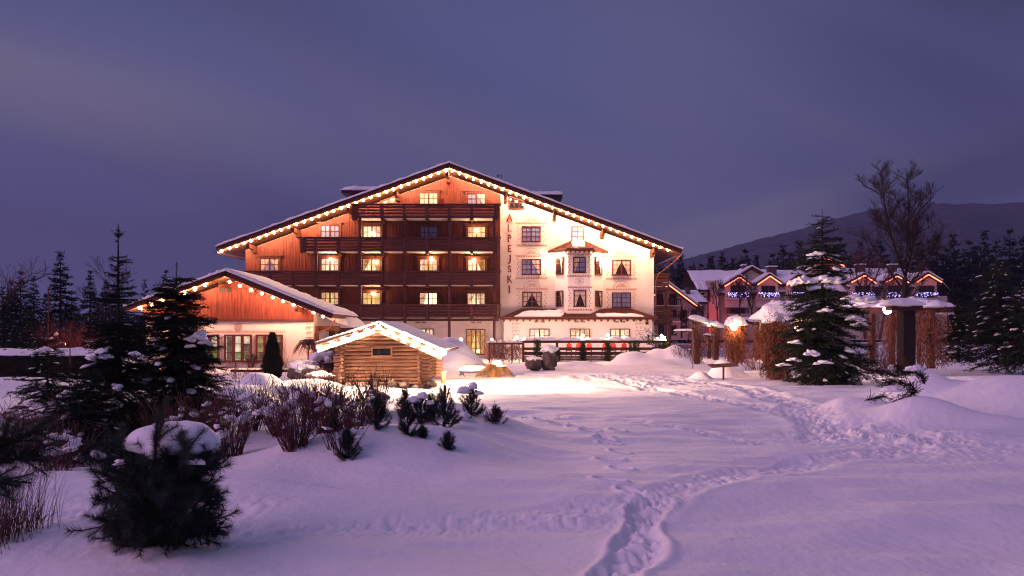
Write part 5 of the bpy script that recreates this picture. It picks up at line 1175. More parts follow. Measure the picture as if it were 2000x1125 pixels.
# ------------------------------------------------------------------ vegetation generators
def fir_np(x, Y, z0, Ht, R, seed, leader=.12, zlow=.03, nw=24, per=7, prof=.85, twig=1.0, nl=.045, nw_=.006, dens=90, snow=.25, up=.5, droop=.25, gap=None, tilt=.0, bstep=.10, sparse=0.0):
    rng = np.random.default_rng(seed); SG = []; BR = []; snowC = []; snowR = []; snowA = []
    top = Ht * (1 - leader)
    for w in range(nw):
        f_ = (w + rng.uniform(-.3, .3)) / (nw - 1); f_ = min(max(f_, 0), 1); h = Ht * zlow + (top - Ht * zlow) * f_ ** .92
        t = h / Ht
        if t > .5 and rng.random() < sparse: continue
        k = per if t < .8 else max(4, per - 3); L0 = R * (max(1 - t, 0.02)) ** prof * (1.0 if t > .12 else .8) + .02 * Ht * (1 - t)
        a0 = rng.random() * 6.28
        for j in range(k):
            az = a0 + 2 * PI * j / k + rng.normal() * .22; L = L0 * rng.uniform(.72, 1.15)
            if gap and rng.random() < gap: continue
            el = up * (t - .45) * 1.6 + rng.normal() * .10 - .05; p = np.array([x, Y, z0 + h + rng.normal() * .02 * Ht]); n = 6; pts = [p]
            for s in range(n):
                e = el - droop * math.sin(PI * (s + .5) / n * 1.0) + .30 * (s / n) ** 2; st = L / n
                p = p + np.array([math.cos(az) * math.cos(e), math.sin(az) * math.cos(e), math.sin(e)]) * st; pts.append(p)
            r0 = .006 * Ht ** .6 + L * .008
            for s in range(n): BR.append((*pts[s], *pts[s + 1], r0 * (1 - s / n) + .002, r0 * (1 - (s + 1) / n) + .002))
            for s in range(1, n): SG.append((*pts[s], *pts[s + 1]))
            m = max(3, int(L / bstep)); side = 1
            for q in range(m):
                u = .16 + .84 * (q + rng.random() * .7) / m; i0 = min(int(u * n), n - 1); pp = pts[i0] + (pts[i0 + 1] - pts[i0]) * (u * n - i0); side = -side
                lt = twig * (.16 * L + .34 * L * (1 - u) + .02) * rng.uniform(.7, 1.15); ta = az + side * rng.uniform(.6, 1.05); te = el * .6 - droop * .5 + rng.normal() * .15
                e1_ = pp + np.array([math.cos(ta) * math.cos(te), math.sin(ta) * math.cos(te), math.sin(te)]) * lt; SG.append((*pp, *e1_)); BR.append((*pp, *e1_, r0 * .35 + .001, .0015))
                if lt > .14 * R:
                    for v in (-1, 1):
                        uu = rng.uniform(.35, .75); p2 = pp + (e1_ - pp) * uu; t2 = ta + v * .75; SG.append((*p2, *(p2 + np.array([math.cos(t2), math.sin(t2), math.sin(te) - .05]) * lt * .42)))
            if rng.random() < snow * (1.15 - t * .3) and L > .12 * R:
                u = rng.uniform(.5, .9); i0 = min(int(u * n), n - 1); pp = pts[i0]
                snowC.append(pp + np.array([0, 0, .012 * Ht ** .5 + .01])); sx = L * rng.uniform(.06, .17); snowR.append((sx, sx * rng.uniform(.45, .9), sx * rng.uniform(.22, .42))); snowA.append(az)
    BR.append((x, Y, z0 + top * .9, x, Y, z0 + Ht, .008 * Ht ** .5, .003)); SG.append((x, Y, z0 + top * .95, x, Y, z0 + Ht * .99))
    for j in range(4): az = 1.57 * j + seed; SG.append((x, Y, z0 + top, x + math.cos(az) * .03 * Ht, Y + math.sin(az) * .03 * Ht, z0 + top + .035 * Ht)); BR.append((*SG[-1], .004, .002))
    return np.array(SG), np.array(BR), snowC, snowR, snowA, rng
def fir(label, px, pbase, Y, Ht, R, seed, m=FIRN, name='fir_tree', group=None, dens=90, nl=.045, nwid=.006, trunk=True, cat='fir tree', z=None, **kw):
    x = X(px, Y); z0 = (Z(pbase, Y) if pbase is not None else gz(x, Y)) if z is None else z
    SG, BR, sC, sR, sA, rng = fir_np(x, Y, z0, Ht, R, seed, **kw)
    t = thing(name, label, cat, (x, Y, z0), group)
    V_, F_ = needles(SG, dens, nl, nwid, rng, lean=.75); V2, F2 = seg_tubes(BR, 3); Vj, Fj = join([(V_, F_), (V2, F2)])
    stuff(obj_np('crown', Vj, Fj, m, t))
    b = MB(); b.tube([(x, Y, z0 - .2), (x, Y, z0 + Ht * .4), (x, Y, z0 + Ht * .9)], [.022 * Ht ** .8 + .01, .014 * Ht ** .8, .004 * Ht ** .8], 8); b.build('trunk', BARK, t)
    if sC: V3, F3 = blobs(sC, sR, sA, 2, seed, .55, .5, .3); stuff(obj_np('snow', V3, [F3], SNOW, t, True))
    return t
def clump_snow(t, items, seed):
    for j, (px, py, Y, rx_, ry_, rz_) in enumerate(items):
        p = P(px, py, Y); s_ = 1 if j % 2 else -1; V_, F_ = blobs([p, p + Vector((rx_ * .6 * s_, .02, -rz_ * .5)), p + Vector((-rx_ * .5 * s_, -.03, -rz_ * .25))], [(rx_ * .62, ry_ * .75, rz_ * .72), (rx_ * .45, ry_ * .6, rz_ * .55), (rx_ * .40, ry_ * .6, rz_ * .5)], [seed * .7 + j, j, j * 2], 3, seed + j, .5, .55, .12); stuff(obj_np('snow_cushion', V_, [F_], SNOW, t, True))
# near firs
t = fir('tall fir loaded with snow cushions standing before the pergola', 1606, 745, 24.6, 6.25, 1.85, 11, dens=75, nl=.085, nwid=.016, nw=32, per=9, leader=.10, prof=.66, snow=.13, twig=1.05, bstep=.12, droop=.30, gap=.14, sparse=.25)
clump_snow(t, [(1598, 545, 24.0, .42, .3, .17), (1625, 547, 23.7, .38, .3, .16), (1566, 548, 24, .4, .3, .2), (1640, 525, 24.2, .30, .25, .13), (1596, 495, 24.2, .34, .25, .10), (1668, 622, 23.6, .42, .3, .14), (1680, 633, 23.5, .3, .25, .1), (1690, 585, 23.8, .36, .3, .17), (1665, 580, 23.6, .3, .3, .12), (1584, 690, 23, .28, .2, .13), (1608, 708, 22.9, .34, .2, .08), (1550, 702, 23.6, .28, .2, .08), (1530, 712, 23.8, .26, .2, .07), (1552, 668, 23.6, .25, .2, .09), (1612, 606, 23.6, .26, .2, .08)], 3)
t = fir('fir with a long bare leader rising high against the sky, left of the low gable', 231, None, 10.6, 3.45, .95, 21, dens=140, nl=.042, nwid=.008, nw=30, per=8, leader=.07, prof=1.15, snow=.2, bstep=.06, twig=1.1, droop=.26, gap=.08, up=.95, sparse=.5)
clump_snow(t, [(193, 694, 10.2, .20, .16, .10), (190, 823, 9.6, .20, .12, .06), (130, 770, 10.0, .16, .1, .08), (262, 690, 10.2, .08, .06, .04)], 5)
t = fir('dense fir standing right in front of the low gabled building', 345, None, 12.6, 3.1, 1.10, 23, dens=130, nl=.046, nwid=.009, nw=32, per=10, leader=.13, prof=.66, snow=.22, bstep=.065, twig=1.2, droop=.28)
clump_snow(t, [(385, 657, 12.2, .20, .16, .12), (402, 668, 12.2, .10, .1, .07), (372, 676, 12.1, .10, .08, .04), (335, 636, 12.4, .1, .08, .05), (298, 780, 12, .1, .1, .06)], 6)
t = fir('small sparse fir at the left edge before the dark hedge', 93, None, 13.6, 1.75, .95, 25, dens=140, nl=.045, nwid=.009, nw=14, per=8, twig=1.2, leader=.12, prof=.7, snow=.35, bstep=.10, gap=.1, zlow=.1)
clump_snow(t, [(88, 682, 13.4, .16, .12, .07), (60, 790, 13, .2, .15, .05)], 7)
for px, Y, pt, lb in ((93.5, 13.6, 560, 'thin bare cane tied to the small sparse fir'), (136, 14.2, 640, 'shorter bare cane to the right of the small sparse fir')):
    x = X(px, Y); t = thing('cane', lb, 'cane', (x, Y, gz(x, Y))); b = MB(); b.tube([(x, Y, gz(x, Y)), (x + .01, Y, Z(pt, Y))], .012, 6); b.build('shaft', VINE, t)
# young fir lower left filling the gap
fir('low dark fir under the long leader, sunk in the snow', 170, None, 9.3, 1.25, .80, 27, dens=150, nl=.042, nwid=.008, nw=14, per=9, twig=1.2, leader=.1, prof=.7, snow=.2, bstep=.08)
# conifers right of the pergola
for px, pt, pb, Y, R, sd, lb in ((1872, 590, 700, 36, 1.25, 31, 'bushy spruce dotted with snow right beside the pergola'), (1948, 505, 702, 33, 1.9, 33, 'tall bushy spruce dotted with snow at the right'), (1995, 560, 705, 31, 1.5, 35, 'spruce cut by the right picture edge')):
    fir(lb, px, pb, Y, Z(pt, Y) - Z(pb, Y), R, sd, FIRN, 'spruce', dens=44, nl=.10, nwid=.02, nw=22, per=9, leader=.05, prof=.55, snow=.30, bstep=.20, twig=1.0, cat='spruce')
# background conifers: three shared models
PROT = []
for k in range(3):
    SG, BR, sC, sR, sA, rng = fir_np(0, 0, 0, 10, 2.1 + .25 * k, 60 + k, nw=24, per=8, leader=.04, prof=.8, snow=.28, bstep=.5, droop=.35, twig=1.1, up=.45, gap=.08)
    V_, F_ = needles(SG, 17, .26, .075, rng, lean=.7); V2, F2 = seg_tubes(BR[::2], 3); Vj, Fj = join([(V_, F_), (V2, F2)]); V3, F3 = blobs(sC, np.array(sR) * .8, sA, 1, k, .3, .4)
    mb = MB(); mb.tube([(0, 0, -.5), (0, 0, 9)], [.2, .03], 6); tm = bpy.data.meshes.new('trunk'); tm.from_pydata(mb.v, [], mb.f); tm.materials.append(BARK)
    PROT.append((mesh_np('crown', Vj, Fj, FIRB), tm, mesh_np('snow', V3, [F3], SNOW, True)))
def bg_fir(px, ptop, Y, label, group, seed, z=None, wide=1.0, detail=True):
    x = X(px, Y); z0 = gz(x, Y) - .2 if z is None else z; s = (Z(ptop, Y) - z0) / 10
    t = thing('spruce', label, 'spruce', (x, Y, z0), group); rng = random.Random(seed); t.scale = (s * wide, s * wide, s); t.rotation_euler = (0, 0, rng.random() * 6.28)
    cr_, tm, sn = PROT[seed % 3]; stuff(link('crown', cr_, t)); link('trunk', tm, t)
    if detail: stuff(link('snow', sn, t))
LEFT = [(118, 491, 62, 1.15, 'tallest spruce of the left row, its crown clear against the sky'), (176, 528, 60, .95, 'narrow snow dotted spruce right of the tallest left one'), (40, 530, 58, 1.0, 'dark spruce left of the tallest one'), (66, 538, 66, .9, 'spruce just left of the tallest one, half behind it'), (5, 560, 54, 1.2, 'dark spruce cut by the left picture edge'),
        (150, 600, 50, 1.2, 'low broad spruce behind the red lit bush'), (207, 545, 70, 1.1, 'dark spruce behind the long bare leader'), (283, 546, 75, .8, 'small spruce top above the left eave of the low gable'), (325, 527, 78, .9, 'spruce top rising behind the low gable, left of its ridge'), (387, 545, 90, .7, 'tiny spruce top just left of the low ridge'), (240, 585, 66, 1.3, 'squat spruce behind the left eave of the low gable'), (90, 575, 52, 1.1, 'dark spruce behind the hedge'), (22, 548, 70, 1.3, 'dense spruce between the left edge and the next dark one'), (52, 590, 48, 1.5, 'broad low spruce just behind the hedge on the left'), (140, 570, 72, 1.4, 'spruce filling the gap right of the tallest left one'), (192, 592, 54, 1.5, 'broad low spruce left of the long bare leader'), (225, 566, 80, 1.2, 'far spruce right behind the long bare leader'), (262, 588, 84, 1.4, 'far low spruce touching the left eave of the low gable'), (-30, 540, 60, 1.4, 'spruce half outside the left picture edge')]
for i, (px, pt, Y, wd, lb) in enumerate(LEFT): bg_fir(px, pt, Y, lb, 'spruces behind the garden on the left', i, wide=wd)
rr = random.Random(77); ORD = 'first second third fourth fifth sixth seventh eighth ninth tenth eleventh twelfth thirteenth fourteenth fifteenth sixteenth seventeenth eighteenth nineteenth twentieth twenty-first'.split()
RIGHT = [(1330, 497, 150), (1350, 520, 160), (1290, 505, 140), (1388, 500, 165), (1412, 492, 170), (1455, 487, 150), (1478, 498, 175), (1530, 478, 180), (1510, 495, 160), (1560, 470, 170), (1590, 480, 190), (1640, 462, 180), (1680, 470, 170), (1720, 470, 200),
         (1795, 472, 170), (1830, 459, 150), (1862, 457, 145), (1893, 470, 150), (1922, 450, 140), (1945, 470, 155), (1972, 447, 140), (1998, 462, 140), (1905, 480, 170), (1850, 485, 180), (1760, 480, 190), (1700, 485, 160), (1615, 488, 160), (1545, 492, 150), (1432, 505, 150), (1370, 515, 150)]
for i, (px, pt, Y) in enumerate(RIGHT):
    lb = ORD[sorted(r_[0] for r_ in RIGHT if (r_[0] > 1785) == (px > 1785)).index(px)] + (' spruce from the left in the tall dark row right of the chalets' if px > 1785 else ' spruce from the left in the wood behind the chalet roofs')
    bg_fir(px, pt, Y, lb, 'spruces beyond the chalets', i, wide=rr.uniform(.95, 1.35), z=-1.0)
# the far wood as one mass of small trees climbing the hillside
rng = np.random.default_rng(5); n = 2600; Yf = 190 + 900 * rng.random(n) ** 1.6; pf = 1240 + 1100 * rng.random(n); xf = X(pf, Yf)
base = np.where(Yf > 500, 0, 0) + np.clip((Yf - 190) * .055, 0, 30) ; hf = rng.uniform(13, 24, n); Vs = []; Fs = []
ang = np.linspace(0, 2 * PI, 6, endpoint=False); tv = []; tf = []
for z0_, z1_, r_ in ((.08, .5, .20), (.3, .75, .15), (.55, 1.0, .10)):
    b0 = len(tv); tv += [(r_ * math.cos(a), r_ * math.sin(a), z0_) for a in ang] + [(0, 0, z1_)]; tf += [(b0 + k, b0 + (k + 1) % 6, b0 + 6) for k in range(6)]
tv = np.array(tv); tf = np.array(tf); V_ = tv[None] * hf[:, None, None] * (1 + .25 * rng.normal(size=(n, len(tv), 1)) * np.array([1, 1, .15])) + np.stack([xf, Yf, base], 1)[:, None]
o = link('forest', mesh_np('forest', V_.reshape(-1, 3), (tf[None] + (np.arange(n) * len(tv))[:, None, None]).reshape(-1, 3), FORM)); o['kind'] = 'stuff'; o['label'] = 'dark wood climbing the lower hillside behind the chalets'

# bare trees ------------------------------------------------------------------
def bare_np(x, Y, z0, Ht, seed, spread=.55, depth=6, r0=None, upw=.25, first=.3, lean=0, kmin=2, kmax=3, shrink=.74, side=.55):
    rng = np.random.default_rng(seed); S = []
    def grow(p, d, L, r, lev):
        n = 3
        for i in range(n):
            d2 = d + rng.normal(size=3) * .09 + np.array([0, 0, upw * .12]); d2 /= np.linalg.norm(d2); e = p + d2 * L / n; S.append((*p, *e, r * (1 - .25 * i / n), r * (1 - .25 * (i + 1) / n))); p, d = e, d2
            if lev > 0 and lev < depth and i < n - 1 and rng.random() < side:
                v = rng.normal(size=3); v -= d * v.dot(d); v /= np.linalg.norm(v); c_ = d + v * spread * 1.2; grow(p, c_ / np.linalg.norm(c_), L * shrink * .75, r * .45, lev + 1)
        if lev >= depth: return
        for k in range(rng.integers(kmin, kmax + 1)):
            v = rng.normal(size=3); v -= d * v.dot(d); v /= np.linalg.norm(v); c_ = d + v * spread * rng.uniform(.6, 1.3); grow(p, c_ / np.linalg.norm(c_), L * shrink * rng.uniform(.8, 1.1), r * (.72 if k == 0 else .55), lev + 1)
    grow(np.array([x, Y, z0]), np.array([lean, 0, 1.0]), Ht * first, r0 or Ht * .016, 0); return S
def bare_tree(label, px, pb, Y, pt, seed, name='bare_tree', cat='bare tree', group=None, m=TWIG, **kw):
    x = X(px, Y); z0 = Z(pb, Y); S = np.array(bare_np(x, Y, z0 - .1, Z(pt, Y) - z0, seed, **kw)); k = S[:, 6] > S[:, 6].max() * .3
    sc2 = (Z(pt, Y) - z0) / (S[:, 5].max() - z0); 
    for c_ in (2, 5): S[:, c_] = z0 + (S[:, c_] - z0) * sc2
    mn = .0022 * Y / 10 if Y > 20 else .002; S[:, 6:8] = np.maximum(S[:, 6:8], mn)
    t = thing(name, label, cat, (x, Y, z0), group); V_, F_ = seg_tubes(S[k], 6); obj_np('trunk', V_, [F_], BARK, t)
    V_, F_ = seg_tubes(S[~k], 3); stuff(obj_np('crown', V_, [F_], m, t)); return t
def big_bare(label, px, pb, Y, pt, wpx, seed):
    rng = np.random.default_rng(seed); x = X(px, Y); z0 = Z(pb, Y); Ht = Z(pt, Y) - z0; Wd = wpx / F * Y; S = []; mn = .0075
    def line(p, d, L, r0, r1, n, wob, up):
        pts = [p]
        for i in range(n):
            d = d + rng.normal(size=3) * wob + np.array([0, 0, up]); d = d / np.linalg.norm(d); e = p + d * L / n; S.append((*p, *e, max(r0 + (r1 - r0) * i / n, mn), max(r0 + (r1 - r0) * (i + 1) / n, mn))); p = e; pts.append(p)
        return pts, d
    fork = z0 + Ht * .42; t_, _ = line(np.array([x, Y, z0 - .2]), np.array([.01, 0, 1.0]), Ht * .42, .19, .15, 6, .02, .1)
    def twigs(pts, L, lev, skip=1):
        for i in range(skip, len(pts) - 1):
            d = pts[i + 1] - pts[i]; d /= np.linalg.norm(d)
            for q in range(1 if lev < 3 else rng.integers(1, 3)):
                az = rng.random() * 6.28; v = np.array([math.cos(az), math.sin(az) * .8, .25]); v = d * .60 + v * .80; v /= np.linalg.norm(v); f_ = 1 - .55 * i / len(pts); n = 5 if lev < 3 else 3
                p2, _ = line(pts[i], v, L * f_ * rng.uniform(.7, 1.15), [.034, .020, .012, .008][lev], [.016, .010, .008, .007][lev], n, .12, .05)
                if lev < 3: twigs(p2, L * .58, lev + 1)
    for k, (ang, hh) in enumerate(((-20, .90), (-7, 1.0), (8, .97), (22, .86), (-34, .68), (36, .64))):
        a = math.radians(ang); st = t_[-1] if k < 4 else t_[-2]; p2, _ = line(st, np.array([math.sin(a) * 1.3, rng.normal() * .25, math.cos(a)]), (z0 + Ht * hh - st[2]), .085, .018, 9, .035, .10); twigs(p2, Ht * .2, 0 if k < 4 else 1, 1)
    for i in (3, 4): 
        for sgn in (-1, 1): p2, _ = line(t_[i], np.array([sgn * .9, rng.normal() * .3, .45]), Ht * .20, .05, .015, 6, .08, .1); twigs(p2, Ht * .09, 1)
    S = np.array(S); t = thing('bare_tree', label, 'bare tree', (x, Y, z0)); k = np.arange(len(S)) < 6; V_, F_ = seg_tubes(S[k], 6); obj_np('trunk', V_, [F_], BARK, t); V_, F_ = seg_tubes(S[~k], 3); stuff(obj_np('crown', V_, [F_], BARK, t))
big_bare('big leafless tree towering over the right chalets', 1764, 690, 44, 322, 130, 4)
for px, pb, Y, pt, sd, lb in ((1445, 640, 80, 535, 5, 'thin leafless tree before the first red gable'), (1402, 640, 76, 545, 7, 'leafless sapling before the red lit stair tower'), (1470, 636, 70, 528, 9, 'dark leafless tree before the gap between two red gables'), (1550, 630, 60, 560, 11, 'leafless sapling half hidden behind the snowy fir'),
                              (1718, 660, 60, 500, 13, 'leafless tree left of the big leafless one'), (1690, 660, 70, 470, 15, 'pale leafless tree behind the fir tip'), (1345, 664, 70, 600, 17, 'small leafless tree before the small chalet'), (1380, 660, 66, 590, 19, 'leafless bush tree at the foot of the stair tower')):
    bare_tree(lb, px, pb, Y, pt, sd, spread=.5, depth=5, first=.28, upw=.6, group='leafless trees before the chalets')
bare_tree('feathery birch behind the long bare leader', 212, 690, 64, 498, 23, spread=.45, depth=6, first=.34, upw=.3, kmin=2, kmax=2, side=.4); bare_tree('leafless tree top at the left picture edge', 8, 690, 56, 495, 25, spread=.6, depth=5, first=.36, upw=.5, kmin=2, kmax=2)
# ------------------------------------------------------------------ dark hedge, fence and thuja on the left
Yh = 27.0; t = thing('hedge', 'long clipped dark hedge under a roll of snow at the left edge', 'hedge', (X(70, Yh), Yh, -.2)); rng = np.random.default_rng(3)
n = 5000; x0, x1 = X(-140, Yh), X(225, Yh); zt = Z(693, Yh); p = np.stack([x0 + (x1 - x0) * rng.random(n), Yh + (rng.random(n) - .5) * .9, -.3 + (zt + .3) * rng.random(n)], 1); d = rng.normal(size=(n, 3)) * .12 + np.array([0, -.08, .05])
V_, F_ = needles(np.concatenate([p, p + d], 1), 55, .09, .03, rng); stuff(obj_np('foliage', V_, [F_], THUJA, t))
b = MB(); b.box(x0, x1, Yh - .38, Yh + .38, -.5, zt - .05); b.build('core', BARK, t)
V_, F_ = pillow_np(((x0 + x1) / 2, Yh, zt), x1 - x0, 1.25, .22, seed=5, nx=80, ny=12, rough=.25, edge=8); obj_np('snow', V_, [F_], SNOW, t, True)
# red lit bush behind the hedge with its ground lamp
def stems(x, Y, z, n, hgt, fan, seed, r=.006, fork=3, jit=.10, base=.12, rmin=.0022):
    rng = np.random.default_rng(seed); S = []
    for i in range(n):
        a = rng.random() * 2 * PI; tilt = fan * rng.random() ** .7; L = hgt * rng.uniform(.6, 1.08); d = np.array([math.cos(a) * math.sin(tilt), math.sin(a) * math.sin(tilt), math.cos(tilt)]); p = np.array([x + math.cos(a) * base * rng.random(), Y + math.sin(a) * base * rng.random(), z - .04]); k = 6; rr = r * rng.uniform(.7, 1.2)
        for s in range(k):
            d = d + rng.normal(size=3) * jit + np.array([0, 0, .03]); d /= np.linalg.norm(d); e = p + d * L / k; S.append((*p, *e, max(rr * (1 - s / k), rmin), max(rr * (1 - (s + 1) / k), rmin)))
            if s >= 1:
                for q in range(rng.integers(0, fork)):
                    dd = d + rng.normal(size=3) * .45 + np.array([0, 0, .1]); dd /= np.linalg.norm(dd); l2 = L * rng.uniform(.12, .34); m_ = e + dd * l2 * .5; dd2 = dd + rng.normal(size=3) * .2 + np.array([0, 0, .15]); dd2 /= np.linalg.norm(dd2); f_ = m_ + dd2 * l2 * .5; S.append((*e, *m_, max(rr * .45, rmin), rmin)); S.append((*m_, *f_, rmin, rmin * .7))
            p = e
    return S
def shrub(label, px, Y, hgt, fan, n, seed, snow=12, r=.006, m=TWIG, pb=None, base=.14, rmin=.0022, fork=3, cat='shrub', name='bare_shrub', group=None, snow_r=.07, zs=(.3, .75)):
    x = X(px, Y); z = Z(pb, Y) if pb else gz(x, Y); t = thing(name, label, cat, (x, Y, z), group); S = stems(x, Y, z, n, hgt, fan, seed, r, fork, base=base, rmin=rmin)
    V_, F_ = seg_tubes(S, 3); stuff(obj_np('stems', V_, [F_], m, t)); rng = np.random.default_rng(seed + 1)
    snow = int(snow * .65)
    if snow:
        Sa = np.array(S); zz = (Sa[:, 2] - z) / hgt; idx = np.where((zz > zs[0]) & (zz < zs[1]))[0]; pick = rng.choice(idx, min(snow, len(idx)), replace=False); R = snow_r * rng.uniform(.3, 1.1, (len(pick), 1)) * np.array([[1.25, .8, .6]]) * rng.uniform(.7, 1.3, (len(pick), 3)); V3, F3 = blobs(Sa[pick, 0:3], R, rng.random(len(pick)) * 6, 2, seed, .6, .6, .25); stuff(obj_np('snow', V3, [F3], SNOW, t, True))
    return t
shrub('bush lit red by a ground lamp behind the dark hedge', 138, 40, 1.9, 1.0, 160, 41, 14, .014, TWIG, 696, .5, .007, snow_r=.16); q = P(125, 672, 37.6); t = thing('red_lamp', 'red ground lamp glowing under the bush behind the hedge', 'flood light', q); b = MB(); b.box(q.x - .1, q.x + .1, q.y - .12, q.y - .03, q.z - .12, q.z + .06); b.build('housing', BLACK, t); add_bulb(t, q + Vector((0, .06, 0)), .05, NEON, 130, RL)
# thuja
Yt = 26.2; x = X(532, Yt); z0 = Z(739, Yt); ht = Z(654, Yt) - z0; t = thing('thuja', 'dense pointed thuja standing before the gridded annex window', 'conifer', (x, Yt, z0)); rng = np.random.default_rng(12)
n = 4200; h = rng.random(n) ** 1.25; rad = .36 * np.where(h < .22, .72 + h * 1.25, 1) * np.clip(1 - ((h - .22) / .78) , 0, 1) ** .8 + .02; rad = np.where(h < .22, .36 * (.75 + h * 1.1), rad); q = rng.random(n) * 2 * PI; lump = 1 + .28 * vnoise(q * 1.6, h * 9, 3); rr = rad * lump * (.6 + .4 * rng.random(n))
p = np.stack([x + rr * np.cos(q), Yt + rr * np.sin(q), z0 + ht * h], 1); d = np.stack([np.cos(q) * .05, np.sin(q) * .05, np.full(n, .09)], 1) + rng.normal(size=(n, 3)) * .02
V_, F_ = needles(np.concatenate([p, p + d], 1), 130, .04, .014, rng, lean=1.2); stuff(obj_np('crown', V_, [F_], THUJA, t)); b = MB(); b.lathe((x, Yt, z0 - .1), [(.1, 0), (.24, .25), (.20, ht * .35), (.02, ht * .9)], 8); b.build('trunk', BARK, t)
# weeping shrub at the annex corner
Yw = 36.0; x = X(602, Yw); z0 = Z(712, Yw); t = thing('weeping_shrub', 'bare weeping shrub arching at the right corner of the annex wall', 'shrub', (x, Yw, z0)); rng = np.random.default_rng(14); S = [(x, Yw, z0, x + .02, Yw, Z(675, Yw), .05, .04)]
for i in range(120):
    a = rng.random() * 6.28; R = rng.uniform(.3, 1.0); zt = Z(672, Yw) + rng.uniform(-.1, .15); pts = [(x + R * math.cos(a) * f_, Yw + R * math.sin(a) * f_ * .7, zt + .35 * f_ * (1 - f_) * 2 - .95 * R * max(0, f_ - .35) ** 1.2) for f_ in (0, .25, .5, .75, 1.0)]
    pts = [tuple(np.array(p_) + rng.normal(size=3) * .02) for p_ in pts]
    for k in range(4): S.append((*pts[k], *pts[k + 1], .012, .008))
V_, F_ = seg_tubes(S, 3); stuff(obj_np('stems', V_, [F_], VINE, t))
for px, Y, h_, n, sd, pb, lb in ((490, 33, .75, 60, 51, 716, 'thin reddish shrub below the gridded annex windows'), (462, 24, .7, 26, 53, 738, 'little leafless shrub beside the snow heap left of the thuja'), (560, 30, .5, 30, 55, 722, 'tiny leafless shrub right of the thuja foot')):
    shrub(lb, px, Y, h_, .8, n, sd, 0, .008, VINE, pb, .25, .005)
shrub('twiggy round shrub with a snow lid at the left corner of the log cabin', 628, 22.3, .62, .9, 240, 57, 0, .008, TWIG, 758, .28, .004); V_, F_ = blobs([(X(620, 22.3), 22.3, Z(734, 22.3)), (X(642, 22.4), 22.4, Z(735, 22.4))], [(.34, .3, .16), (.2, .2, .10)], [0, 1], 3, 8, .25, .5)
obj_np('snow', V_, [F_], SNOW, [o for o in bpy.data.objects if o.get('label') == 'twiggy round shrub with a snow lid at the left corner of the log cabin'][0], True)
# low bed edging in front of the annex
Yb2 = 30; b = MB(); b.box(X(450, Yb2), X(566, Yb2), Yb2, Yb2 + .12, Z(727, Yb2), Z(722, Yb2)); tag(b.build('bed_edging', DARKW), 'low dark timber edging in the snow at the foot of the annex', 'edging')

# ------------------------------------------------------------------ bare shrubs in the middle
GRP = None
for px, Y, h_, fan, n, sd, sn, lb in ((452, 9.2, 0.72, .45, 70, 61, 10, 'upright leafless shrub nearest the snow capped big pine'), (490, 10.6, 0.74, .55, 60, 62, 10, 'leafless shrub with snow tufts left of the biggest thicket'), (577, 8.6, 0.85, .62, 95, 63, 16, 'widest leafless shrub, its stems fanning out of bare snow'), (545, 10.4, 0.77, .5, 70, 64, 22, 'leafless shrub full of snow behind the widest one'),
                                 (635, 9.6, 0.85, .5, 90, 65, 22, 'tall leafless shrub thick with snow just before the log cabin'), (690, 10.2, 0.77, .5, 85, 66, 24, 'leafless shrub with snow pads, left of the dwarf pines'), (735, 11.2, 0.72, .45, 85, 67, 18, 'leafless shrub before the cabin stones at the right end of the thicket'), (610, 11.5, 0.68, .5, 70, 68, 18, 'low leafless shrub deep in the thicket'), (665, 8.4, .55, .6, 36, 69, 4, 'small leafless shrub beside the lone dwarf pine')):
    shrub(lb, px, Y, h_, fan, n, sd, sn, .0075, TWIG, None, .16, .0032, 3, snow_r=.085)
for px, Y, pz, rx_, rz_, i in ((720, 10.6, 792, .28, .10, 1), (690, 10.8, 800, .22, .09, 2), (655, 10, 808, .18, .09, 3), (560, 9.6, 800, .28, .12, 4), (520, 10, 815, .2, .1, 5)):
    pass
for px, Y, h_, n, sd, lb in ((108, 8.2, .62, 46, 71, 'leafless shrub standing in snow left of the big pine'), (60, 9.4, .7, 60, 72, 'leafless shrub full of snow at the left edge'), (140, 10.4, .75, 60, 73, 'reddish leafless shrub under the sparse fir'), (25, 10.5, .7, 60, 74, 'leafless twigs before the hedge end'), (405, 10.2, .8, 60, 75, 'reddish leafless shrub at the foot of the dense fir'), (330, 9.6, .75, 70, 76, 'brown leafless stems behind the big pine')):
    shrub(lb, px, Y, h_, .6, n, sd, 14, .006, TWIG if sd not in (73, 75, 76) else REED, None, .16, .0032, 3, snow_r=.09)
shrub('wispy leafless shrub between the two right dwarf pines', 962, 10.9, .32, .8, 30, 79, 0, .003, TWIG, None, .08, .0022)
# reeds at the left edge
def reeds(label, px, Y, n, h_, sd):
    rng = np.random.default_rng(sd); x = X(px, Y); z = gz(x, Y); S = []
    for i in range(n):
        p = np.array([x + rng.normal() * .12, Y + rng.normal() * .12, z - .05]); L = h_ * rng.uniform(.6, 1.1); d = np.array([rng.normal() * .12 + .05, rng.normal() * .12, 1.0]); k = 6
        for s in range(k):
            d = d + np.array([rng.normal() * .05 + .012 * s, rng.normal() * .05, -.02 * s * (rng.random() < .4)]); d /= np.linalg.norm(d); e = p + d * L / k; S.append((*p, *e, .0028 * (1 - s / 8), .0028 * (1 - (s + 1) / 8))); p = e
    t = thing('reed_clump', label, 'grass clump', (x, Y, z)); V_, F_ = seg_tubes(S, 3); stuff(obj_np('blades', V_, [F_], REED, t))
reeds('clump of brown reeds under the pine bough at the left edge', 22, 5.5, 170, .62, 81); reeds('thin brown reeds at the very left edge', -12, 5.3, 90, .6, 82)
shrub('low dark stubble of stems poking out of the snow beside the reeds', 62, 5.9, .16, .9, 40, 83, 0, .004, TWIG, None, .16, .002)

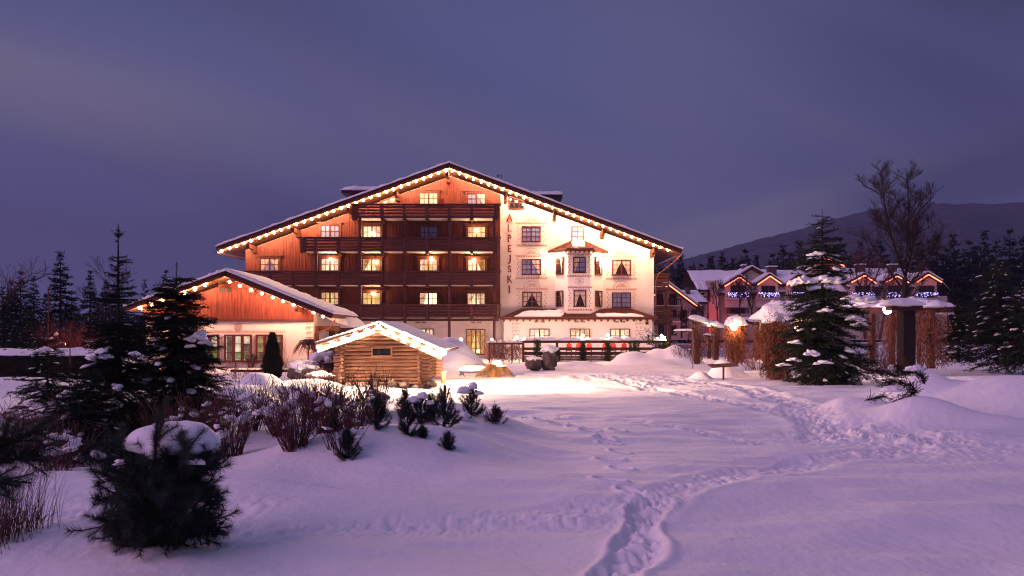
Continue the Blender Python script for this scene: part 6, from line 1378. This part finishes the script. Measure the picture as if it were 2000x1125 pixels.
# ------------------------------------------------------------------ pines
def pine(label, px, Y, Ht, W_, seed, nsh=200, nl=.075, nw_=.0016, dens=900, sh_len=(.14, .26), name='pine', snow=None, dwarf=False, z=None, cat='pine', m=PINEN, fmin=.05, depth=.9, bulge=.45):
    rng = np.random.default_rng(seed); x = X(px, Y); z0 = gz(x, Y) if z is None else z; t = thing(name, label, cat, (x, Y, z0)); SG = []; BR = []
    for i in range(nsh):
        f_ = fmin + (1 - fmin) * rng.random() ** .9; q = rng.random() * 2 * PI
        prof = math.sqrt(max(0, 1 - (max(f_ - bulge, 0) / (1.02 - bulge)) ** 2)) * (.62 + .38 * min(1, f_ / bulge)) if f_ > 0 else .6
        rr = W_ * prof * (.35 + .65 * rng.random() ** .5) * (1 + .2 * math.sin(3 * q + seed) + .12 * math.sin(5 * q + f_ * 6)); L = rng.uniform(*sh_len)
        tip = np.array([x + rr * math.cos(q), Y + rr * math.sin(q) * depth, z0 + Ht * f_]); out = np.array([math.cos(q) * .75, math.sin(q) * .75, .55 + .5 * f_]) + rng.normal(size=3) * .22
        if dwarf:
            f_ = fmin + (1 - fmin) * (i + rng.random()) / nsh; rr = W_ * (1 - f_) ** .55 * rng.uniform(.5, 1.05); L *= 1.1 - .3 * f_
            tip = np.array([x + rr * math.cos(q), Y + rr * math.sin(q) * depth, z0 + Ht * f_]); out = np.array([math.cos(q) * 1.0 * (1 - f_ * .75), math.sin(q) * (1 - f_ * .75), .65 + .7 * f_]) + rng.normal(size=3) * .15
        else: out = np.array([math.cos(q) * .9, math.sin(q) * .9, .25 + .35 * f_]) + rng.normal(size=3) * .45
        out /= np.linalg.norm(out); a = tip - out * L * .7; e = tip + out * L * .3; mid = (a + e) / 2 + np.array([0, 0, -.01]); SG += [(*a, *mid), (*mid, *e)]
        c_ = np.array([x, Y, z0 + Ht * max(.02, f_ * .55)]); BR += [(*c_, *((c_ + a) / 2 + np.array([0, 0, -.03 * Ht])), .012 * Ht ** .5, .008 * Ht ** .5), (*((c_ + a) / 2 + np.array([0, 0, -.03 * Ht])), *a, .008 * Ht ** .5, .005), (*a, *e, .005, .003)]
    V_, F_ = needles(SG, dens, nl, nw_, rng, lean=.7, jit=.6); V2, F2 = seg_tubes(BR, 4); stuff(obj_np('needles', V_, [F_], m, t)); stuff(obj_np('branches', V2, [F2], BARK, t))
    if snow:
        Cs, Rs = zip(*snow); V3, F3 = blobs([P(*c_) for c_ in Cs], Rs, rng.random(len(Cs)) * .3, 4, seed, .10, .4); obj_np('snow_cap', V3, [F3], SNOW, t, True)
    return t
def lobed_pine(label, axis, lobes, seed, nl, nw_, dens, snow):
    rng = np.random.default_rng(seed); ax = P(*axis); z0 = gz(ax.x, ax.y); t = thing('pine', label, 'pine', (ax.x, ax.y, z0)); SG = []; BR = []; A0 = np.array([ax.x, ax.y, z0])
    for (px, py, Y, rp, n_) in lobes:
        c = np.array(P(px, py, Y)); r = rp / F * Y; out = c - (A0 + np.array([0, 0, .42])); out = out / (np.linalg.norm(out) + .05)
        root = A0 + np.array([0, 0, max(.03, (c[2] - z0) * .45)]); mid = (root + c) / 2 + np.array([0, 0, -.03]); b0 = c - out * r * .6
        BR += [(*root, *mid, .014, .011), (*mid, *b0, .011, .008)]
        for i in range(n_):
            d = out * .55 + rng.normal(size=3) * .55 + np.array([0, 0, .42]); d /= np.linalg.norm(d); L = r * rng.uniform(.7, 1.25); st = b0 + rng.normal(size=3) * r * .33; e = st + d * L
            m_ = (st + e) / 2 + np.array([0, 0, -.008]); SG += [(*st, *m_), (*m_, *e), (*m_, *e)]; BR += [(*b0, *st, .006, .005), (*st, *m_, .005, .004), (*m_, *e, .004, .003)]
    V_, F_ = needles(SG, dens, nl, nw_, rng, lean=.75, jit=.5); stuff(obj_np('needles', V_, [F_], PINEN, t)); V_, F_ = seg_tubes(BR, 4); stuff(obj_np('branches', V_, [F_], BARK, t))
    for j, (c_, R_, rg_) in enumerate(snow): V3, F3 = blobs([P(*c_)], [R_], [rng.random() * .4], 4, seed + j, rg_, .4); obj_np('snow_cap', V3, [F3], SNOW, t, True)
    return t
LB = [(312, 868, 5.2, 42, 13), (228, 884, 5.35, 48, 20), (206, 930, 5.35, 40, 18), (200, 985, 5.3, 38, 18), (218, 1034, 5.25, 42, 20), (268, 950, 5.05, 58, 28), (330, 935, 5.0, 55, 26), (402, 898, 5.3, 36, 18), (424, 900, 5.4, 28, 14), (345, 1000, 4.98, 55, 26), (404, 968, 5.2, 34, 18), (424, 982, 5.25, 28, 16), (288, 1026, 5.05, 48, 26), (352, 1048, 5.1, 38, 20), (396, 1020, 5.2, 36, 20), (255, 905, 5.3, 44, 20), (368, 884, 5.2, 34, 12), (240, 992, 5.1, 44, 22), (310, 980, 5.2, 60, 30), (380, 940, 5.25, 50, 26), (300, 905, 5.3, 50, 22), (350, 915, 5.45, 50, 22), (255, 1052, 5.3, 34, 16), (418, 1035, 5.4, 30, 14), (228, 1058, 5.42, 36, 22), (272, 1064, 5.38, 38, 24), (318, 1068, 5.34, 38, 24), (364, 1064, 5.36, 38, 24), (400, 1046, 5.4, 34, 20), (300, 1045, 5.15, 44, 22), (250, 1024, 5.2, 40, 20), (340, 1030, 5.12, 46, 22)]
lobed_pine('big bushy pine in the foreground wearing a smooth lid of snow', (315, 1075, 5.35), LB, 91, .078, .0026, 620, [((340, 870, 5.42), (.345, .3, .19), .10), ((262, 872, 5.5), (.12, .12, .09), .25), ((300, 893, 5.12), (.05, .05, .03), .4), ((238, 905, 5.15), (.05, .04, .025), .5), ((385, 905, 5.1), (.06, .04, .03), .5)])
# leader shoots standing in front of the snow lid
rng = np.random.default_rng(7)
def pine_bough(label, pts, seed, dens=1100, nl=.09, nw_=.0021, sub=14, cat='pine bough', name='pine_bough'):
    rng = np.random.default_rng(seed); W3 = [P(*p) for p in pts]; t = thing(name, label, cat, W3[0]); SG = []; BR = []
    for p, q in zip(W3[:-1], W3[1:]): BR.append((*p, *q, .011, .008)); SG.append((*p, *q))
    for i in range(sub):
        k = rng.integers(0, len(W3) - 1); p = W3[k].lerp(W3[k + 1], rng.random()); d = (W3[k + 1] - W3[k]).normalized() + Vector(rng.normal(size=3) * .55); d.normalize(); e = p + d * rng.uniform(.10, .22); SG.append((*p, *e)); BR.append((*p, *e, .005, .003))
    V_, F_ = needles(SG, dens, nl, nw_, rng, lean=1.0, jit=.6); stuff(obj_np('needles', V_, [F_], PINEN, t)); V_, F_ = seg_tubes(BR, 4); stuff(obj_np('twig', V_, [F_], BARK, t)); return t
pine_bough('upright pine shoot standing before the snow lid of the big pine', [(303, 905, 4.98), (303, 865, 4.95), (306, 832, 4.93)], 93, 1300, .075, sub=6, cat='pine shoot', name='pine_shoot')
pine_bough('short pine shoot leaning right across the snow lid', [(350, 915, 4.95), (362, 888, 4.92), (374, 868, 4.9)], 94, 1100, .07, sub=5, cat='pine shoot', name='pine_shoot')
pine_bough('upper dark pine bough reaching in from the left edge', [(-70, 905, 4.2), (-20, 885, 4.15), (30, 860, 4.1), (66, 842, 4.1)], 95, 1200, .085, sub=22); pine_bough('middle dark pine bough reaching in from the left edge', [(-70, 925, 4.3), (-10, 905, 4.25), (40, 893, 4.2), (60, 888, 4.2)], 96, 1200, .085, sub=18); pine_bough('lowest dark pine bough at the left edge', [(-80, 965, 4.1), (-30, 950, 4.1), (8, 938, 4.1)], 97, 1200, .085, sub=14)
# the tree the left boughs belong to stands outside the frame
DW = [(680, 8.15, .33, .15, 'lone dwarf pine nearest the camera, right of the widest bare shrub', 0), (648, 9.0, .20, .14, 'dark low dwarf pine tucked under the leafless shrub', 0), (735, 9.0, .42, .19, 'dwarf pine leaning against the right end of the thicket', 0), (790, 11.0, .50, .19, 'slim dwarf pine at the back left of the pine group', 0), (822, 10.6, .45, .26, 'broad dwarf pine in the back row with a snow lump above', 1), (868, 9.9, .58, .27, 'largest dwarf pine in the middle of the group', 0),
      (796, 8.9, .42, .15, 'spindly dwarf pine with a bare waist at the front of the group', 0), (823, 8.9, .12, .07, 'tiny pine tuft poking from the snow at the front of the group', 0), (874, 8.7, .20, .11, 'small dwarf pine half under snow at the lower right of the group', 0), (920, 11.0, .50, .24, 'dwarf pine with a snow topped leader at the right of the group', 1), (968, 11.0, .24, .16, 'little dwarf pine at the right tip of the bed', 0), (844, 10.8, .40, .20, 'dwarf pine squeezed behind the largest one', 0)]
for i, (px, Y, h_, w_, lb, sn) in enumerate(DW):
    x = X(px, Y); z = gz(x, Y); sw = None
    if sn: q = (px + 8, HY - (z + h_ * 1.0 - H) * F / Y, Y); sw = [((px - 12, q[1] + 12, Y), (.13, .1, .09)), ((px + 4, q[1] + 4, Y), (.08, .08, .09)), ((px + 16, q[1] + 16, Y), (.08, .07, .05))]
    pine(lb, px, Y, h_, w_, 110 + i, int(16 + 270 * h_ * w_), .055, .0036, 1000, (.12, .2), 'dwarf_pine', sw, True, cat='dwarf pine', bulge=.25)
V_, F_ = blobs([P(735, 835, 9.0), P(858, 862, 9.5), P(800, 822, 10), P(905, 812, 10.6)], [(.08, .07, .05), (.1, .1, .05), (.12, .1, .07), (.1, .1, .06)], [0, 1, 2, 3], 3, 3, .25, .5); o = obj_np('snow_lumps', V_, [F_], SNOW, None, True); o['kind'] = 'stuff'; o['label'] = 'loose lumps of snow caught between the dwarf pines'
# prostrate juniper on the right bank
x, Y = X(1765, 13.6), 13.6; t = thing('juniper', 'dark prostrate juniper curling out of the snow bank on the right', 'juniper', (x, Y, gz(x, Y))); rng = np.random.default_rng(17); SG = []; BR = []
for curve, n_, sp in (([(1742, 786, 13), (1768, 782, 13), (1784, 768, 13), (1776, 752, 13.1), (1748, 746, 13.2), (1725, 748, 13.3)], 360, .075), ([(1805, 750, 13.6), (1800, 735, 13.6), (1788, 726, 13.7), (1776, 726, 13.8)], 120, .05), ([(1748, 712, 14.6), (1758, 725, 14.4), (1772, 732, 14.2)], 90, .06), ([(1690, 722, 14.6), (1725, 726, 14.4), (1752, 736, 14.2)], 90, .035), ([(1693, 782, 13.2), (1706, 779, 13.2), (1730, 774, 13.2)], 50, .03)):
    W3 = [np.array(P(*c_)) for c_ in curve]
    for p, q in zip(W3[:-1], W3[1:]): BR.append((*p, *q, .014, .010))
    for i in range(n_):
        k = rng.integers(0, len(W3) - 1); u = rng.random(); p = W3[k] * (1 - u) + W3[k + 1] * u + rng.normal(size=3) * sp * .45; d = (W3[k + 1] - W3[k]); d /= np.linalg.norm(d); e = p + (d * .8 + rng.normal(size=3) * .6) * .10; SG.append((*p, *e))
V_, F_ = needles(SG, 420, .022, .006, rng, lean=1.0); stuff(obj_np('foliage', V_, [F_], FIRN, t)); V_, F_ = seg_tubes(BR, 4); stuff(obj_np('branches', V_, [F_], BARK, t))
for j, (c_, r_) in enumerate(((P(1787, 722, 13.75), (.2, .16, .09)), (P(1745, 762, 13.05), (.22, .16, .08)))): V_, F_ = blobs([c_], [r_], [j * .3], 4, 9 + j, .2, .4); obj_np('snow_cap', V_, [F_], SNOW, t, True)
# little snow dotted bush at the right end of the terrace, and dry twigs round the pergola
shrub('small snow dotted bush before the right corner of the white wall', 1270, 51, 1.1, .7, 40, 131, 14, .02, GARL, 672, .25, .010, snow_r=.13)
for px, Y, pb, h_, sd, lb in ((1478, 30, 720, .9, 141, 'dry twigs in the gap between the vine columns'), (1700, 27, 728, 1.0, 142, 'dry twigs left of the thick pergola post'), (1740, 25.5, 732, .9, 143, 'dry twigs before the thick pergola post'), (1335, 46, 700, 1.2, 144, 'dry twigs at the right end of the heaped snow'), (1460, 44, 700, 1.6, 145, 'tangled brown twigs under the snowy pergola beam')):
    shrub(lb, px, Y, h_, .8, 60, sd, 4, .010, VINE, pb, .5, .005, snow_r=.08)
# ------------------------------------------------------------------ dusk haze
b = MB(); b.box(-4390, 4390, -125, 3305, -3.0, 620)
hm = bpy.data.materials.new('haze'); hm.use_nodes = True; nt = hm.node_tree; nt.nodes.clear()
pv = nd(nt, 'ShaderNodeVolumePrincipled'); pv.inputs['Color'].default_value = (.62, .66, .98, 1); pv.inputs['Density'].default_value = HAZE_D
ho = nd(nt, 'ShaderNodeOutputMaterial'); lk(nt, pv.outputs[0], ho.inputs['Volume'])
o = b.build('haze', hm); o['kind'] = 'stuff'; o['label'] = 'thin blue dusk haze over the valley'
SC.cycles.volume_bounces = 1
